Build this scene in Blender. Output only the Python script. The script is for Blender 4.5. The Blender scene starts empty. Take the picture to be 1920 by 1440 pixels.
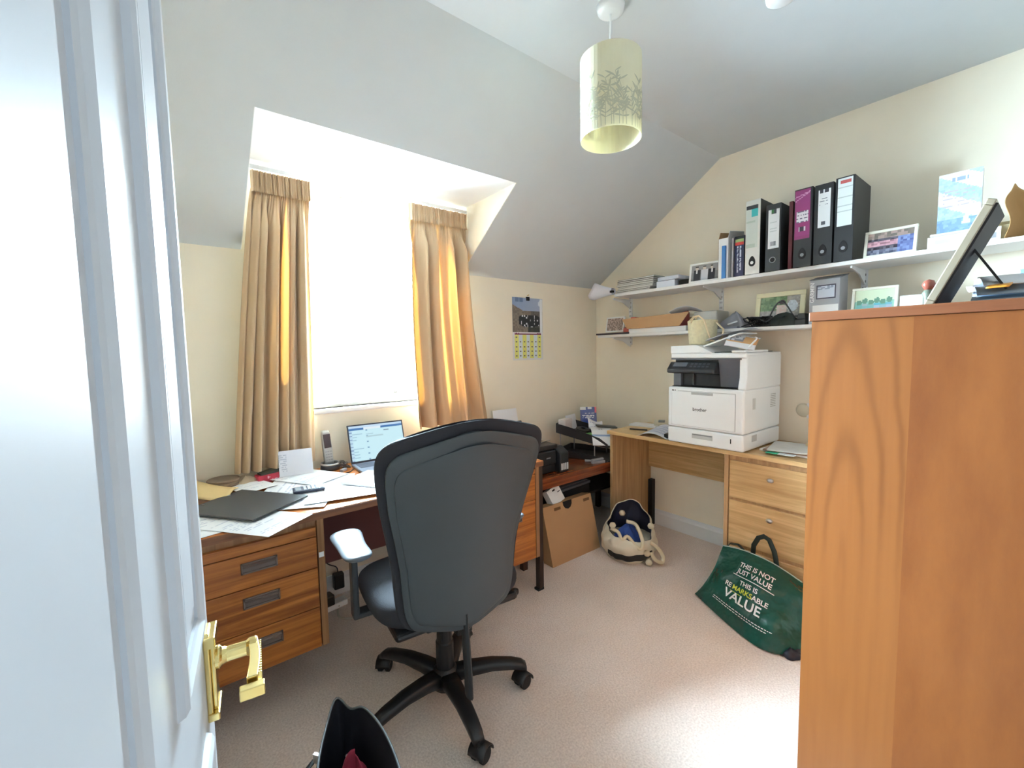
import bpy, bmesh, math, random
from mathutils import Vector, Matrix, Euler
C = bpy.context.scene
col = C.collection
rnd = random.Random(7)
PI = math.pi

# ---------------------------------------------------------------- camera, light, exposure
cam_d = bpy.data.cameras.new('camera'); cam = bpy.data.objects.new('camera', cam_d); col.objects.link(cam)
cam_d.sensor_width = 36; cam_d.sensor_fit = 'HORIZONTAL'; cam_d.lens = 811 / 1920 * 36
cam_d.clip_start = 0.02
RX, DN, FW = (0.7843, -0.6201, -0.0184), (-0.0608, -0.0472, -0.9970), (0.6174, 0.7831, -0.0749)
cam.matrix_world = Matrix(((RX[0], -DN[0], -FW[0], 0), (RX[1], -DN[1], -FW[1], 0), (RX[2], -DN[2], -FW[2], 1.335), (0, 0, 0, 1)))
C.camera = cam
C.view_settings.view_transform = 'Standard'; C.view_settings.look = 'None'
C.view_settings.gamma = 1; C.view_settings.use_curve_mapping = False
C.view_settings.exposure = 1.42

W = bpy.data.worlds.new('overcast_sky'); C.world = W; W.use_nodes = True
_n = W.node_tree.nodes; _l = W.node_tree.links
bg = _n['Background']
# bright overcast sky on the window side, dimmer fill added behind, front wall left out
_tc = _n.new('ShaderNodeTexCoord'); _sx = _n.new('ShaderNodeSeparateXYZ'); _mr = _n.new('ShaderNodeMapRange')
_l.new(_tc.outputs['Generated'], _sx.inputs[0]); _l.new(_sx.outputs['Y'], _mr.inputs['Value'])
_mr.inputs['From Min'].default_value = 0.0; _mr.inputs['From Max'].default_value = 0.25
_mr.inputs['To Min'].default_value = 0.36; _mr.inputs['To Max'].default_value = 7.5
_l.new(_mr.outputs[0], bg.inputs['Strength'])
bg.inputs['Color'].default_value = (0.80, 0.93, 1.0, 1)

def area(name, loc, rot, sx, sy, power, colr):
    d = bpy.data.lights.new(name, 'AREA'); d.shape = 'RECTANGLE'; d.size = sx; d.size_y = sy; d.energy = power; d.color = colr
    o = bpy.data.objects.new(name, d); col.objects.link(o); o.location = loc; o.rotation_euler = rot
    return o
area('window_daylight', (0.0, 3.75, 2.75), Vector((.29, -.79, -.47)).to_track_quat('-Z', 'Y').to_euler(), 3.4, 3.2, 4700, (0.62, 0.85, 1.0))

# ---------------------------------------------------------------- helpers
def lin(c):
    return tuple(((v / 255) / 12.92 if v / 255 <= 0.04045 else (((v / 255) + 0.055) / 1.055) ** 2.4) for v in c)
MATS = {}
def M(name, c, rough=0.5, metal=0.0, bump=0.0, bscale=40, bdist=0.004, var=0.0, vscale=8, spec=0.5, coat=0.0, alpha=None, emit=0):
    if name in MATS: return MATS[name]
    m = bpy.data.materials.new(name); m.use_nodes = True; MATS[name] = m
    nt = m.node_tree; b = nt.nodes['Principled BSDF']
    L = (*lin(c), 1)
    b.inputs['Base Color'].default_value = L; b.inputs['Roughness'].default_value = rough
    b.inputs['Metallic'].default_value = metal; b.inputs['Specular IOR Level'].default_value = spec
    b.inputs['Coat Weight'].default_value = coat; b.inputs['Coat Roughness'].default_value = 0.15
    tc = nt.nodes.new('ShaderNodeTexCoord')
    nz = nt.nodes.new('ShaderNodeTexNoise'); nz.inputs['Scale'].default_value = vscale; nz.inputs['Detail'].default_value = 4
    nt.links.new(tc.outputs['Object'], nz.inputs['Vector'])
    hv = nt.nodes.new('ShaderNodeMix'); hv.data_type = 'RGBA'
    v = var if var else 0.03
    hv.inputs[6].default_value = (*[x * (1 - v) for x in L[:3]], 1); hv.inputs[7].default_value = (*[min(1, x * (1 + v)) for x in L[:3]], 1)
    nt.links.new(nz.outputs['Fac'], hv.inputs[0]); nt.links.new(hv.outputs[2], b.inputs['Base Color'])
    if bump:
        n2 = nt.nodes.new('ShaderNodeTexNoise'); n2.inputs['Scale'].default_value = bscale; n2.inputs['Detail'].default_value = 3
        nt.links.new(tc.outputs['Object'], n2.inputs['Vector'])
        bp = nt.nodes.new('ShaderNodeBump'); bp.inputs['Strength'].default_value = bump; bp.inputs['Distance'].default_value = bdist
        nt.links.new(n2.outputs['Fac'], bp.inputs['Height']); nt.links.new(bp.outputs[0], b.inputs['Normal'])
    if emit:
        b.inputs['Emission Strength'].default_value = emit; b.inputs['Emission Color'].default_value = L
    return m
def wood(name, c1, c2, grain='X', rough=0.35, scale=1.0, coat=0.15):
    if name in MATS: return MATS[name]
    m = bpy.data.materials.new(name); m.use_nodes = True; MATS[name] = m
    nt = m.node_tree; b = nt.nodes['Principled BSDF']; N = nt.nodes.new; K = nt.links.new
    tc = N('ShaderNodeTexCoord'); mp = N('ShaderNodeMapping'); nz = N('ShaderNodeTexNoise'); rp = N('ShaderNodeValToRGB')
    s = [38 * scale] * 3; s['XYZ'.index(grain)] = 1.6 * scale
    mp.inputs['Scale'].default_value = s
    nz.inputs['Scale'].default_value = 1.0; nz.inputs['Detail'].default_value = 6; nz.inputs['Roughness'].default_value = 0.6; nz.inputs['Distortion'].default_value = 0.9
    K(tc.outputs['Object'], mp.inputs[0]); K(mp.outputs[0], nz.inputs['Vector']); K(nz.outputs['Fac'], rp.inputs[0])
    rp.color_ramp.elements[0].position = 0.33; rp.color_ramp.elements[1].position = 0.62
    rp.color_ramp.elements[0].color = (*lin(c1), 1); rp.color_ramp.elements[1].color = (*lin(c2), 1)
    n2 = N('ShaderNodeTexNoise'); n2.inputs['Scale'].default_value = 3.0; K(tc.outputs['Object'], n2.inputs['Vector'])
    mx = N('ShaderNodeMix'); mx.data_type = 'RGBA'; mx.blend_type = 'MULTIPLY'; mx.inputs[0].default_value = 0.35
    r2 = N('ShaderNodeValToRGB'); r2.color_ramp.elements[0].color = (0.62, 0.55, 0.5, 1); r2.color_ramp.elements[0].position = 0.3; r2.color_ramp.elements[1].position = 0.65
    K(n2.outputs['Fac'], r2.inputs[0]); K(rp.outputs[0], mx.inputs[6]); K(r2.outputs[0], mx.inputs[7]); K(mx.outputs[2], b.inputs['Base Color'])
    b.inputs['Roughness'].default_value = rough; b.inputs['Coat Weight'].default_value = coat; b.inputs['Coat Roughness'].default_value = 0.2
    return m
def printed(name='printed_surface', rough=0.55):
    if name in MATS: return MATS[name]
    m = bpy.data.materials.new(name); m.use_nodes = True; MATS[name] = m
    nt = m.node_tree; b = nt.nodes['Principled BSDF']; a = nt.nodes.new('ShaderNodeAttribute'); a.attribute_name = 'Col'
    nt.links.new(a.outputs['Color'], b.inputs['Base Color']); b.inputs['Roughness'].default_value = rough
    return m
PRINT = printed(); GLOSSPRINT = printed('printed_gloss', 0.25)

class MB:
    def __init__(s): s.v = []; s.f = []; s.c = []; s.m = []
    def face(s, idx, c=None, mi=0): s.f.append(tuple(idx)); s.c.append(c); s.m.append(mi)
    def box(s, x0, x1, y0, y1, z0, z1, mi=0, rot=None, piv=None, c=None):
        b = len(s.v); P = [Vector((x, y, z)) for z in (z0, z1) for y in (y0, y1) for x in (x0, x1)]
        if rot is not None:
            R = Euler(rot).to_matrix(); q = Vector(piv) if piv else Vector(((x0 + x1) / 2, (y0 + y1) / 2, (z0 + z1) / 2))
            P = [q + R @ (p - q) for p in P]
        s.v += P
        for f in ((0, 2, 3, 1), (4, 5, 7, 6), (0, 1, 5, 4), (1, 3, 7, 5), (3, 2, 6, 7), (2, 0, 4, 6)): s.face([b + i for i in f], c, mi)
        return s
    def prism(s, poly, a, bb, axis='y', mi=0, c=None):
        # poly: list of 2d points; extruded between a and bb on axis
        def P(p, h): return {'y': Vector((p[0], h, p[1])), 'z': Vector((p[0], p[1], h)), 'x': Vector((h, p[0], p[1]))}[axis]
        b = len(s.v); n = len(poly)
        s.v += [P(p, a) for p in poly] + [P(p, bb) for p in poly]
        s.face(range(b, b + n), c, mi); s.face(range(b + 2 * n - 1, b + n - 1, -1), c, mi)
        for i in range(n): s.face((b + i, b + n + i, b + n + (i + 1) % n, b + (i + 1) % n), c, mi)
        return s
    def tube(s, pts, r, n=8, closed=False, mi=0, flat=None, c=None):
        pts = [Vector(p) for p in pts]; N = len(pts); b = len(s.v)
        up = Vector((0, 0, 1)); prev = None
        for i, p in enumerate(pts):
            if closed: d = pts[(i + 1) % N] - pts[i - 1]
            else: d = pts[min(i + 1, N - 1)] - pts[max(i - 1, 0)]
            d.normalize()
            if prev is None:
                a = up if abs(d.dot(up)) < 0.9 else Vector((1, 0, 0))
                e1 = d.cross(a).normalized()
            else:
                e1 = (prev - d * prev.dot(d))
                e1 = e1.normalized() if e1.length > 1e-6 else d.orthogonal().normalized()
            prev = e1; e2 = d.cross(e1)
            rr = r[i] if isinstance(r, (list, tuple)) else r
            for k in range(n):
                t = 2 * PI * k / n
                s.v.append(p + e1 * math.cos(t) * rr + e2 * math.sin(t) * rr * (flat or 1))
        for i in range(N if closed else N - 1):
            j = (i + 1) % N
            for k in range(n): s.face((b + i * n + k, b + i * n + (k + 1) % n, b + j * n + (k + 1) % n, b + j * n + k), c, mi)
        if not closed:
            s.face([b + k for k in range(n - 1, -1, -1)], c, mi); s.face([b + (N - 1) * n + k for k in range(n)], c, mi)
        return s
    def cyl(s, p0, p1, r0, r1=None, n=20, mi=0, c=None):
        return s.tube([p0, p1], [r0, r0 if r1 is None else r1], n, mi=mi, c=c)
    def lathe(s, prof, n=28, o=(0, 0, 0), mi=0, c=None):
        b = len(s.v); m = len(prof)
        for k in range(n):
            t = 2 * PI * k / n
            for r, z in prof: s.v.append(Vector((o[0] + r * math.cos(t), o[1] + r * math.sin(t), o[2] + z)))
        for k in range(n):
            k2 = (k + 1) % n
            for i in range(m - 1): s.face((b + k * m + i, b + k2 * m + i, b + k2 * m + i + 1, b + k * m + i + 1), c, mi)
        return s
    def grid(s, fn, nu, nv, colf=None, wrapu=False, mi=0):
        b = len(s.v); U = nu if wrapu else nu + 1
        for j in range(nv + 1):
            for i in range(U): s.v.append(Vector(fn(i / nu, j / nv)))
        for j in range(nv):
            for i in range(nu):
                i2 = (i + 1) % U if wrapu else i + 1
                s.face((b + j * U + i, b + j * U + i2, b + (j + 1) * U + i2, b + (j + 1) * U + i),
                       colf((i + .5) / nu, (j + .5) / nv) if colf else None, mi)
        return s
    def loft(s, rings, mi=0, cap=True):
        b = len(s.v); n = len(rings[0])
        for r in rings: s.v += [Vector(p) for p in r]
        for j in range(len(rings) - 1):
            for k in range(n): s.face((b + j * n + k, b + j * n + (k + 1) % n, b + (j + 1) * n + (k + 1) % n, b + (j + 1) * n + k), None, mi)
        if cap:
            s.face([b + k for k in range(n - 1, -1, -1)], None, mi); s.face([b + (len(rings) - 1) * n + k for k in range(n)], None, mi)
        return s
    def xf(s, mat):
        s.v = [mat @ p for p in s.v]; return s
def build(name, mb, mat, parent=None, bev=0, smooth=False, sub=0, solid=0, loc=None, rot=None, seg=2):
    me = bpy.data.meshes.new(name)
    me.from_pydata([tuple(p) for p in mb.v], [], mb.f)
    mats = mat if isinstance(mat, (list, tuple)) else [mat]
    for m in mats: me.materials.append(m)
    for p, mi in zip(me.polygons, mb.m): p.material_index = mi
    if any(c is not None for c in mb.c):
        at = me.attributes.new('Col', 'FLOAT_COLOR', 'FACE')
        for i, c in enumerate(mb.c): at.data[i].color = (*lin(c if c is not None else (230, 230, 230)), 1)
    bm = bmesh.new(); bm.from_mesh(me)
    if smooth or sub or bev: bmesh.ops.recalc_face_normals(bm, faces=bm.faces)
    bm.to_mesh(me); bm.free()
    if smooth or sub:
        for p in me.polygons: p.use_smooth = True
    o = bpy.data.objects.new(name, me); col.objects.link(o)
    if parent is not None: o.parent = parent
    if loc is not None: o.location = loc
    if rot is not None: o.rotation_euler = rot
    if solid:
        d = o.modifiers.new('thick', 'SOLIDIFY'); d.thickness = solid; d.offset = 0
    if bev:
        d = o.modifiers.new('bevel', 'BEVEL'); d.width = bev; d.segments = seg; d.limit_method = 'ANGLE'; d.angle_limit = 0.6
        d.harden_normals = False
    if sub:
        d = o.modifiers.new('sub', 'SUBSURF'); d.levels = sub; d.render_levels = sub
    return o
def tag(o, label, cat, group=None, kind=None):
    o['label'] = label; o['category'] = cat
    if group: o['group'] = group
    if kind: o['kind'] = kind
    return o
def T(name, label, cat, loc=(0, 0, 0), rz=0, group=None, rot=None):
    o = bpy.data.objects.new(name, None); col.objects.link(o); o.empty_display_size = 0.05
    o.location = loc; o.rotation_euler = rot if rot else (0, 0, math.radians(rz))
    return tag(o, label, cat, group)
def S(name, label, cat, mb, mat, loc=(0, 0, 0), rz=0, group=None, rot=None, **k):
    o = build(name, mb, mat, **k); o.location = loc; o.rotation_euler = rot if rot else (0, 0, math.radians(rz))
    return tag(o, label, cat, group)
def struct(name, mb, mat, **k):
    o = build(name, mb, mat, **k); o['kind'] = 'structure'; return o
def text_verts(s, size, shear=0, align='CENTER', space=1.0, bold=.02):
    cu = bpy.data.curves.new('t', 'FONT'); cu.body = s; cu.size = size; cu.align_x = align; cu.align_y = 'CENTER'; cu.shear = shear; cu.space_character = space
    cu.resolution_u = 3; cu.offset = size * bold
    o = bpy.data.objects.new('t', cu); col.objects.link(o)
    me = o.to_mesh(); V = [(v.co.x, v.co.y) for v in me.vertices]; F = [tuple(p.vertices) for p in me.polygons]
    o.to_mesh_clear(); bpy.data.objects.remove(o); bpy.data.curves.remove(cu)
    return V, F
def text_mb(s, size, fn, mb=None, **k):
    mb = mb or MB(); V, F = text_verts(s, size, **k); b = len(mb.v)
    mb.v += [Vector(fn(x, y)) for x, y in V]
    for f in F: mb.face([b + i for i in f])
    return mb
def hsh(*a):
    x = math.sin(sum(v * w for v, w in zip(a, (12.9898, 78.233, 37.719, 93.17)))) * 43758.5453
    return x - math.floor(x)
def typed(seed, bg=(238, 240, 246), ink=(120, 125, 140), rows=26, m=.09, dens=.8, head=None):
    def f(u, v):
        if u < m or u > 1 - m or v < .06 or v > .94: return bg
        if head and v > head[0] and v < head[1]: return head[2]
        r = int(v * rows * 2)
        if r % 2: return bg
        ln = m + (1 - 2 * m) * (0.35 + 0.65 * hsh(r, seed))
        if hsh(r, seed, 3) > dens or u > ln: return bg
        return ink if hsh(int(u * 34), r, seed) > .25 else bg
    return f
def sheet(w, h, colf, nx=24, ny=34, bend=None):
    mb = MB()
    def fn(u, v):
        p = [(u - .5) * w, (v - .5) * h, 0]
        if bend:
            d = bend(u, v)
            if isinstance(d, tuple): p = [p[k] + d[k] for k in range(3)]
            else: p[2] += d
        return p
    return mb.grid(fn, nx, ny, colf)
def wallpic(w, h, colf, nx, ny, z0=0, y=0):
    return MB().grid(lambda u, v: ((u - .5) * w, y, z0 + v * h), nx, ny, colf)

# ---------------------------------------------------------------- shared materials
white_paint = M('white_paint', (240, 240, 240), 0.55)
cream_wall = M('cream_emulsion', (249, 239, 219), 0.8, bump=0.05, bscale=180)
ceil_white = M('ceiling_emulsion', (208, 213, 216), 0.85, bump=0.05, bscale=150)
gloss_white = M('white_gloss_paint', (206, 210, 217), 0.45, bump=0.03, bscale=25, spec=.14)
upvc = M('white_upvc', (245, 246, 248), 0.3)
black_plastic = M('black_plastic', (30, 31, 34), 0.4)
dark_plastic = M('charcoal_plastic', (52, 56, 60), 0.5, bump=0.08, bscale=300)
matt_black = M('matt_black', (22, 22, 25), 0.7)
white_plastic = M('white_plastic', (240, 242, 243), 0.35)
grey_plastic = M('grey_plastic', (150, 153, 158), 0.45)
silver = M('silver_metal', (200, 200, 202), 0.28, 1.0)
brass = M('polished_brass', (232, 208, 140), 0.2, 1.0)
bronze = M('dark_bronze', (124, 110, 104), 0.35, 0.35)
teak = wood('teak_drawer_front', (142, 76, 26), (198, 122, 52), 'X', 0.4)
teak_top = wood('teak_desk_top', (176, 96, 44), (222, 142, 74), 'X', 0.25, coat=0.3)
teak_edge = wood('teak_edge', (110, 68, 44), (150, 98, 62), 'X', 0.45)
teak_side = wood('teak_side', (140, 96, 62), (172, 126, 84), 'Z', 0.5)
mahog = wood('dark_mahogany', (96, 46, 26), (164, 86, 48), 'X', 0.25, coat=0.4)
maroon = M('maroon_board', (92, 46, 44), 0.5)
oak = wood('light_oak', (196, 156, 102), (226, 190, 136), 'Y', 0.45)
oak_v = wood('light_oak_upright', (178, 142, 100), (206, 170, 124), 'Z', 0.5)
paper = M('white_paper', (240, 241, 245), 0.75)
cardboard = M('brown_cardboard', (190, 150, 108), 0.85, bump=0.05, bscale=90, var=.06)
steel_dark = M('dark_brown_steel', (66, 54, 50), 0.4, 0.5)

# ================================================================ the room
XR, YB, XL, YF, ZC, ZK, YS = 2.857, 2.4535, -0.13, -0.12, 2.55, 1.845, 1.418
XRT = XR + .08
carpet = bpy.data.materials.new('pink_beige_carpet'); carpet.use_nodes = True
nt = carpet.node_tree; b = nt.nodes['Principled BSDF']; tcn = nt.nodes.new('ShaderNodeTexCoord')
n1 = nt.nodes.new('ShaderNodeTexNoise'); n1.inputs['Scale'].default_value = 140; n1.inputs['Detail'].default_value = 3
n2 = nt.nodes.new('ShaderNodeTexNoise'); n2.inputs['Scale'].default_value = 3.5; n2.inputs['Detail'].default_value = 3
r1 = nt.nodes.new('ShaderNodeValToRGB'); r1.color_ramp.elements[0].color = (*lin((224, 209, 200)), 1); r1.color_ramp.elements[1].color = (*lin((250, 237, 228)), 1)
r1.color_ramp.elements[0].position = .3; r1.color_ramp.elements[1].position = .7
mxn = nt.nodes.new('ShaderNodeMix'); mxn.data_type = 'RGBA'; mxn.blend_type = 'MULTIPLY'; mxn.inputs[0].default_value = .5
r2 = nt.nodes.new('ShaderNodeValToRGB'); r2.color_ramp.elements[0].color = (.88, .86, .84, 1); r2.color_ramp.elements[0].position = .35; r2.color_ramp.elements[1].position = .65
bpn = nt.nodes.new('ShaderNodeBump'); bpn.inputs['Strength'].default_value = .6; bpn.inputs['Distance'].default_value = .006
for nd in (n1, n2): nt.links.new(tcn.outputs['Object'], nd.inputs['Vector'])
nt.links.new(n1.outputs['Fac'], r1.inputs[0]); nt.links.new(n2.outputs['Fac'], r2.inputs[0])
nt.links.new(r1.outputs[0], mxn.inputs[6]); nt.links.new(r2.outputs[0], mxn.inputs[7]); nt.links.new(mxn.outputs[2], b.inputs['Base Color'])
nt.links.new(n1.outputs['Fac'], bpn.inputs['Height']); nt.links.new(bpn.outputs[0], b.inputs['Normal'])
b.inputs['Roughness'].default_value = .95; b.inputs['Specular IOR Level'].default_value = .1
struct('floor', MB().box(XL - .1, XRT, YF - 1.2, YB + .1, -.05, 0), carpet)

DX0, DX1, DZ, DYF = 0.298, 1.530, 2.245, 1.868          # dormer
WX0, WX1, WZ0, WZ1 = 0.40, 1.45, 1.045, 2.20           # window opening
back = MB()
back.box(XL - .1, WX0, YB, YB + .12, 0, DZ + .05); back.box(WX1, XRT, YB, YB + .12, 0, DZ + .05)
back.box(WX0, WX1, YB, YB + .12, 0, WZ0); back.box(WX0, WX1, YB, YB + .12, WZ1, DZ + .05)
struct('wall_back', back, cream_wall)
struct('wall_right', MB().prism([(YF - 1.2, 0), (YB, 0), (YB, ZK), (YS, ZC), (YF - 1.2, ZC)], XR, XRT, 'x'), cream_wall)
struct('wall_left', MB().prism([(YF - 1.2, 0), (YB, 0), (YB, ZK), (YS, ZC), (YF - 1.2, ZC)], XL - .08, XL, 'x'), cream_wall)
struct('ceiling', MB().box(XL - .1, XRT, YF - 1.2, YS, ZC, ZC + .06), ceil_white)
sl = MB()
def zs(y): return ZC + (ZK - ZC) * (y - YS) / (YB - YS)
def slp(x0, x1, y0, y1):
    t = .05; b0 = len(sl.v)
    sl.v += [Vector(p) for p in ((x0, y0, zs(y0)), (x1, y0, zs(y0)), (x1, y1, zs(y1)), (x0, y1, zs(y1)), (x0, y0, zs(y0) + t), (x1, y0, zs(y0) + t), (x1, y1, zs(y1) + t), (x0, y1, zs(y1) + t))]
    for f in ((0, 1, 2, 3), (7, 6, 5, 4), (0, 4, 5, 1), (1, 5, 6, 2), (2, 6, 7, 3), (3, 7, 4, 0)): sl.face([b0 + i for i in f])
slp(XL - .05, XRT, YS, DYF); slp(XL - .05, DX0, DYF, YB); slp(DX1, XRT, DYF, YB)
struct('ceiling_slope', sl, ceil_white)
struct('ceiling_dormer', MB().box(DX0 - .05, DX1 + .05, DYF, YB + .1, DZ, DZ + .05), white_paint)
for nm, xx, s in (('wall_dormer_left', DX0, -1), ('wall_dormer_right', DX1, 1)):
    struct(nm, MB().prism([(DYF - .001, zs(DYF) + .003), (YB, ZK + .003), (YB, DZ + .02), (DYF - .001, DZ + .02)], xx - s * .003, xx + s * .04, 'x'), cream_wall if s > 0 else white_paint)
# window: frame, sash, glass, sill
w1 = bpy.data.objects.new('window_1', None); col.objects.link(w1); w1['kind'] = 'structure'
fr = MB(); y0, y1 = YB + .05, YB + .10
fr.box(WX0, WX0 + .045, y0, y1, WZ0, WZ1); fr.box(WX1 - .045, WX1, y0, y1, WZ0, WZ1)
fr.box(WX0, WX1, y0, y1, WZ0, WZ0 + .018); fr.box(WX0, WX1, y0, y1, WZ1 - .045, WZ1)
build('window_frame', fr, upvc, w1, bev=.004)
gl = bpy.data.materials.new('clear_glass'); gl.use_nodes = True; g = gl.node_tree; g.nodes.clear()
og = g.nodes.new('ShaderNodeOutputMaterial'); tr = g.nodes.new('ShaderNodeBsdfTransparent'); gs = g.nodes.new('ShaderNodeBsdfGlossy'); gs.inputs['Roughness'].default_value = .02
fz = g.nodes.new('ShaderNodeFresnel'); fz.inputs[0].default_value = 1.45; mg = g.nodes.new('ShaderNodeMixShader')
g.links.new(fz.outputs[0], mg.inputs[0]); g.links.new(tr.outputs[0], mg.inputs[1]); g.links.new(gs.outputs[0], mg.inputs[2]); g.links.new(mg.outputs[0], og.inputs[0])
build('window_pane', MB().box(WX0 + .04, WX1 - .04, YB + .075, YB + .081, WZ0 + .015, WZ1 - .04), gl, w1)
hd = MB().box(1.045, 1.125, YB + .03, YB + .05, WZ0 + .062, WZ0 + .074).box(1.05, 1.075, YB + .035, YB + .052, WZ0 + .05, WZ0 + .062)
build('window_stay', hd, grey_plastic, w1, bev=.002)
build('window_sill', MB().box(WX0 - .01, WX1 + .01, YB - .02, YB + .06, WZ0 - .026, WZ0), white_paint, w1, bev=.01, seg=3)
# skirting boards
def skirt(nm, x0, x1, y0, y1, ax):
    m = MB()
    if ax == 'y': m.prism([(XR - .016, 0), (XR, 0), (XR, .115), (XR - .007, .115), (XR - .009, .098), (XR - .016, .085)], y0, y1, 'y')
    else: m.prism([(YB - .016, 0), (YB, 0), (YB, .115), (YB - .007, .115), (YB - .009, .098), (YB - .016, .085)], x0, x1, 'x')
    struct(nm, m, gloss_trim)
gloss_trim = M('white_gloss_trim', (236, 238, 240), .4)
skirt('baseboard_right', 0, 0, YF, YB, 'y'); skirt('baseboard_back', XL, XR, 0, 0, 'x')
# twin sockets / round plate on the shelf wall, half hidden by the wardrobe
S('wall_plate', 'round cream blanking plate on the wall beside the wardrobe edge', 'wall plate', MB().lathe([(0, .012), (.03, .012), (.038, .006), (.04, 0)], 28), M('cream_plastic', (226, 218, 196), .4), (XR - .0005, .905, .966), rot=(0, -PI / 2, 0), smooth=True)
sk = T('light_switch', 'white light switch on the wall touching the wardrobe edge', 'switch', (XR, .845, .966), -90)
build('switch_plate', MB().box(-.043, .043, -.01, 0, -.043, .043), white_plastic, sk, bev=.003)
build('rocker', MB().box(-.006, .006, -.014, -.009, -.012, .012), white_plastic, sk)

# ---------------------------------------------------------------- open door
dr = bpy.data.objects.new('door_1', None); col.objects.link(dr); dr['kind'] = 'structure'
dr.location = (-.0805, -.0436, 0); dr.rotation_euler = (0, 0, math.radians(82.5))
DW, DH = .76, 1.98
build('door_leaf', MB().box(0, DW, 0, .04, .012, DH), gloss_white, dr, bev=.002)
def bead(mb, x0, x1, z0, z1, w=.022, h=.009):
    # a rectangular ring of raised moulding on the visible face
    prof = [(0, 0), (.002, .006), (.006, h), (.012, h), (.017, .005), (w, .003), (w, 0)]
    n = len(prof)
    rings = []
    for cx, cz, sx, sz in ((x0, z0, 1, 1), (x1, z0, -1, 1), (x1, z1, -1, -1), (x0, z1, 1, -1)):
        rings.append([(cx + sx * p[0], -p[1], cz + sz * p[0]) for p in prof])
    b0 = len(mb.v)
    for r in rings: mb.v += [Vector(p) for p in r]
    for j in range(4):
        j2 = (j + 1) % 4
        for k in range(n - 1): mb.face((b0 + j * n + k, b0 + j2 * n + k, b0 + j2 * n + k + 1, b0 + j * n + k + 1))
for x0, x1, z0, z1 in ((DW - .248, DW - .088, 1.015, 1.86), (.13, DW - .368, 1.015, 1.86), (DW - .248, DW - .088, .22, .88), (.13, DW - .368, .22, .88)):
    m = MB(); bead(m, x0, x1, z0, z1); m.box(x0 + .05, x1 - .05, -.004, .001, z0 + .05, z1 - .05)
    build('panel_moulding', m, gloss_white, dr)
HX = DW - .042
hp = MB().prism([(HX - .02, 0.875), (HX - .014, 0.869), (HX + .014, 0.869), (HX + .02, 0.875), (HX + .02, 0.979), (HX + .014, 0.985), (HX - .014, 0.985), (HX - .02, 0.979)], -.006, 0)
hp.prism([(HX - .014, 0.882), (HX + .014, 0.882), (HX + .014, 0.972), (HX - .014, 0.972)], -.011, -.006)
hp.box(HX - .022, HX + .022, -.013, 0, 0.968, 0.982).box(HX - .022, HX + .022, -.013, 0, 0.872, 0.882)
h = build('door_handle', hp, brass, dr, bev=.0015)
lv = MB().lathe([(0, 0), (.0145, 0), (.0145, .006), (.011, .009), (.0095, .014), (.0095, .036), (.012, .04), (.012, .048), (0, .048)], 20)
lv.xf(Matrix.Translation((HX, -.009, .943)) @ Matrix.Rotation(PI / 2, 4, 'X'))
rr = []
for i in range(9):
    t = i / 8; hw = .0095 + .004 * t * t; hh = .0085 + .0015 * t
    x = HX + .008 - .088 * t; yy = -.052 - .003 * math.sin(t * PI)
    rr.append([(x, yy - .006, .943 - hh), (x, yy + .006, .943 - hh), (x, yy + .006, .943 + hh), (x, yy - .006, .943 + hh)])
lv.loft(rr)
lv.box(HX - .096, HX - .084, -.065, -.039, .936, .949)
for i in range(14):
    x = HX - .004 - i * .0052
    lv.box(x - .0013, x + .0013, -.0625, -.057, .936, .950, rot=(0, .5, 0))
build('lever', lv, brass, h, bev=.0012)

# ---------------------------------------------------------------- ceiling lamp and smoke alarm
shade_m = bpy.data.materials.new('cream_lampshade'); shade_m.use_nodes = True
nt = shade_m.node_tree; b = nt.nodes['Principled BSDF']; b.inputs['Base Color'].default_value = (*lin((240, 236, 212)), 1); b.inputs['Roughness'].default_value = .8
tl = nt.nodes.new('ShaderNodeBsdfTranslucent'); tl.inputs[0].default_value = (*lin((240, 232, 196)), 1); ms = nt.nodes.new('ShaderNodeMixShader'); ms.inputs[0].default_value = .3
wv = nt.nodes.new('ShaderNodeTexNoise'); wv.inputs['Scale'].default_value = 400; bp2 = nt.nodes.new('ShaderNodeBump'); bp2.inputs['Strength'].default_value = .1
nt.links.new(wv.outputs[0], bp2.inputs['Height']); nt.links.new(bp2.outputs[0], b.inputs['Normal'])
nt.links.new(b.outputs[0], ms.inputs[1]); nt.links.new(tl.outputs[0], ms.inputs[2]); nt.links.new(ms.outputs[0], nt.nodes['Material Output'].inputs[0])
lp = T('pendant_lamp', 'cream drum pendant lamp with grey leaf print hanging from ceiling', 'lamp', (1.304, 1.049, 2.55))
build('ceiling_rose', MB().lathe([(0, -.026), (.03, -.026), (.045, -.018), (.05, 0), (0, 0)], 28), white_plastic, lp, smooth=True)
build('flex', MB().cyl((0, 0, -.02), (0, 0, -.26), .0035, n=8), white_plastic, lp)
LR, L0, L1 = .108, -.457, -.180
build('lamp_shade', MB().lathe([(LR, L0), (LR, L1), (LR - .002, L1), (LR - .002, L0), (LR, L0)], 48), shade_m, lp, smooth=False)
build('lamp_holder', MB().lathe([(0, -.33), (.018, -.33), (.02, -.25), (.012, -.24), (0, -.24)], 16), white_plastic, lp, smooth=True)
gim = MB()
for k in range(3):
    a = k * 2 * PI / 3; gim.cyl((.012 * math.cos(a), .012 * math.sin(a), -.262), ((LR - .002) * math.cos(a), (LR - .002) * math.sin(a), -.262), .0018, n=6)
build('shade_ring', gim, white_plastic, lp)
leaf = MB()
def onshade(th, z): return ((LR + .0008) * math.cos(th), (LR + .0008) * math.sin(th), z)
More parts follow.
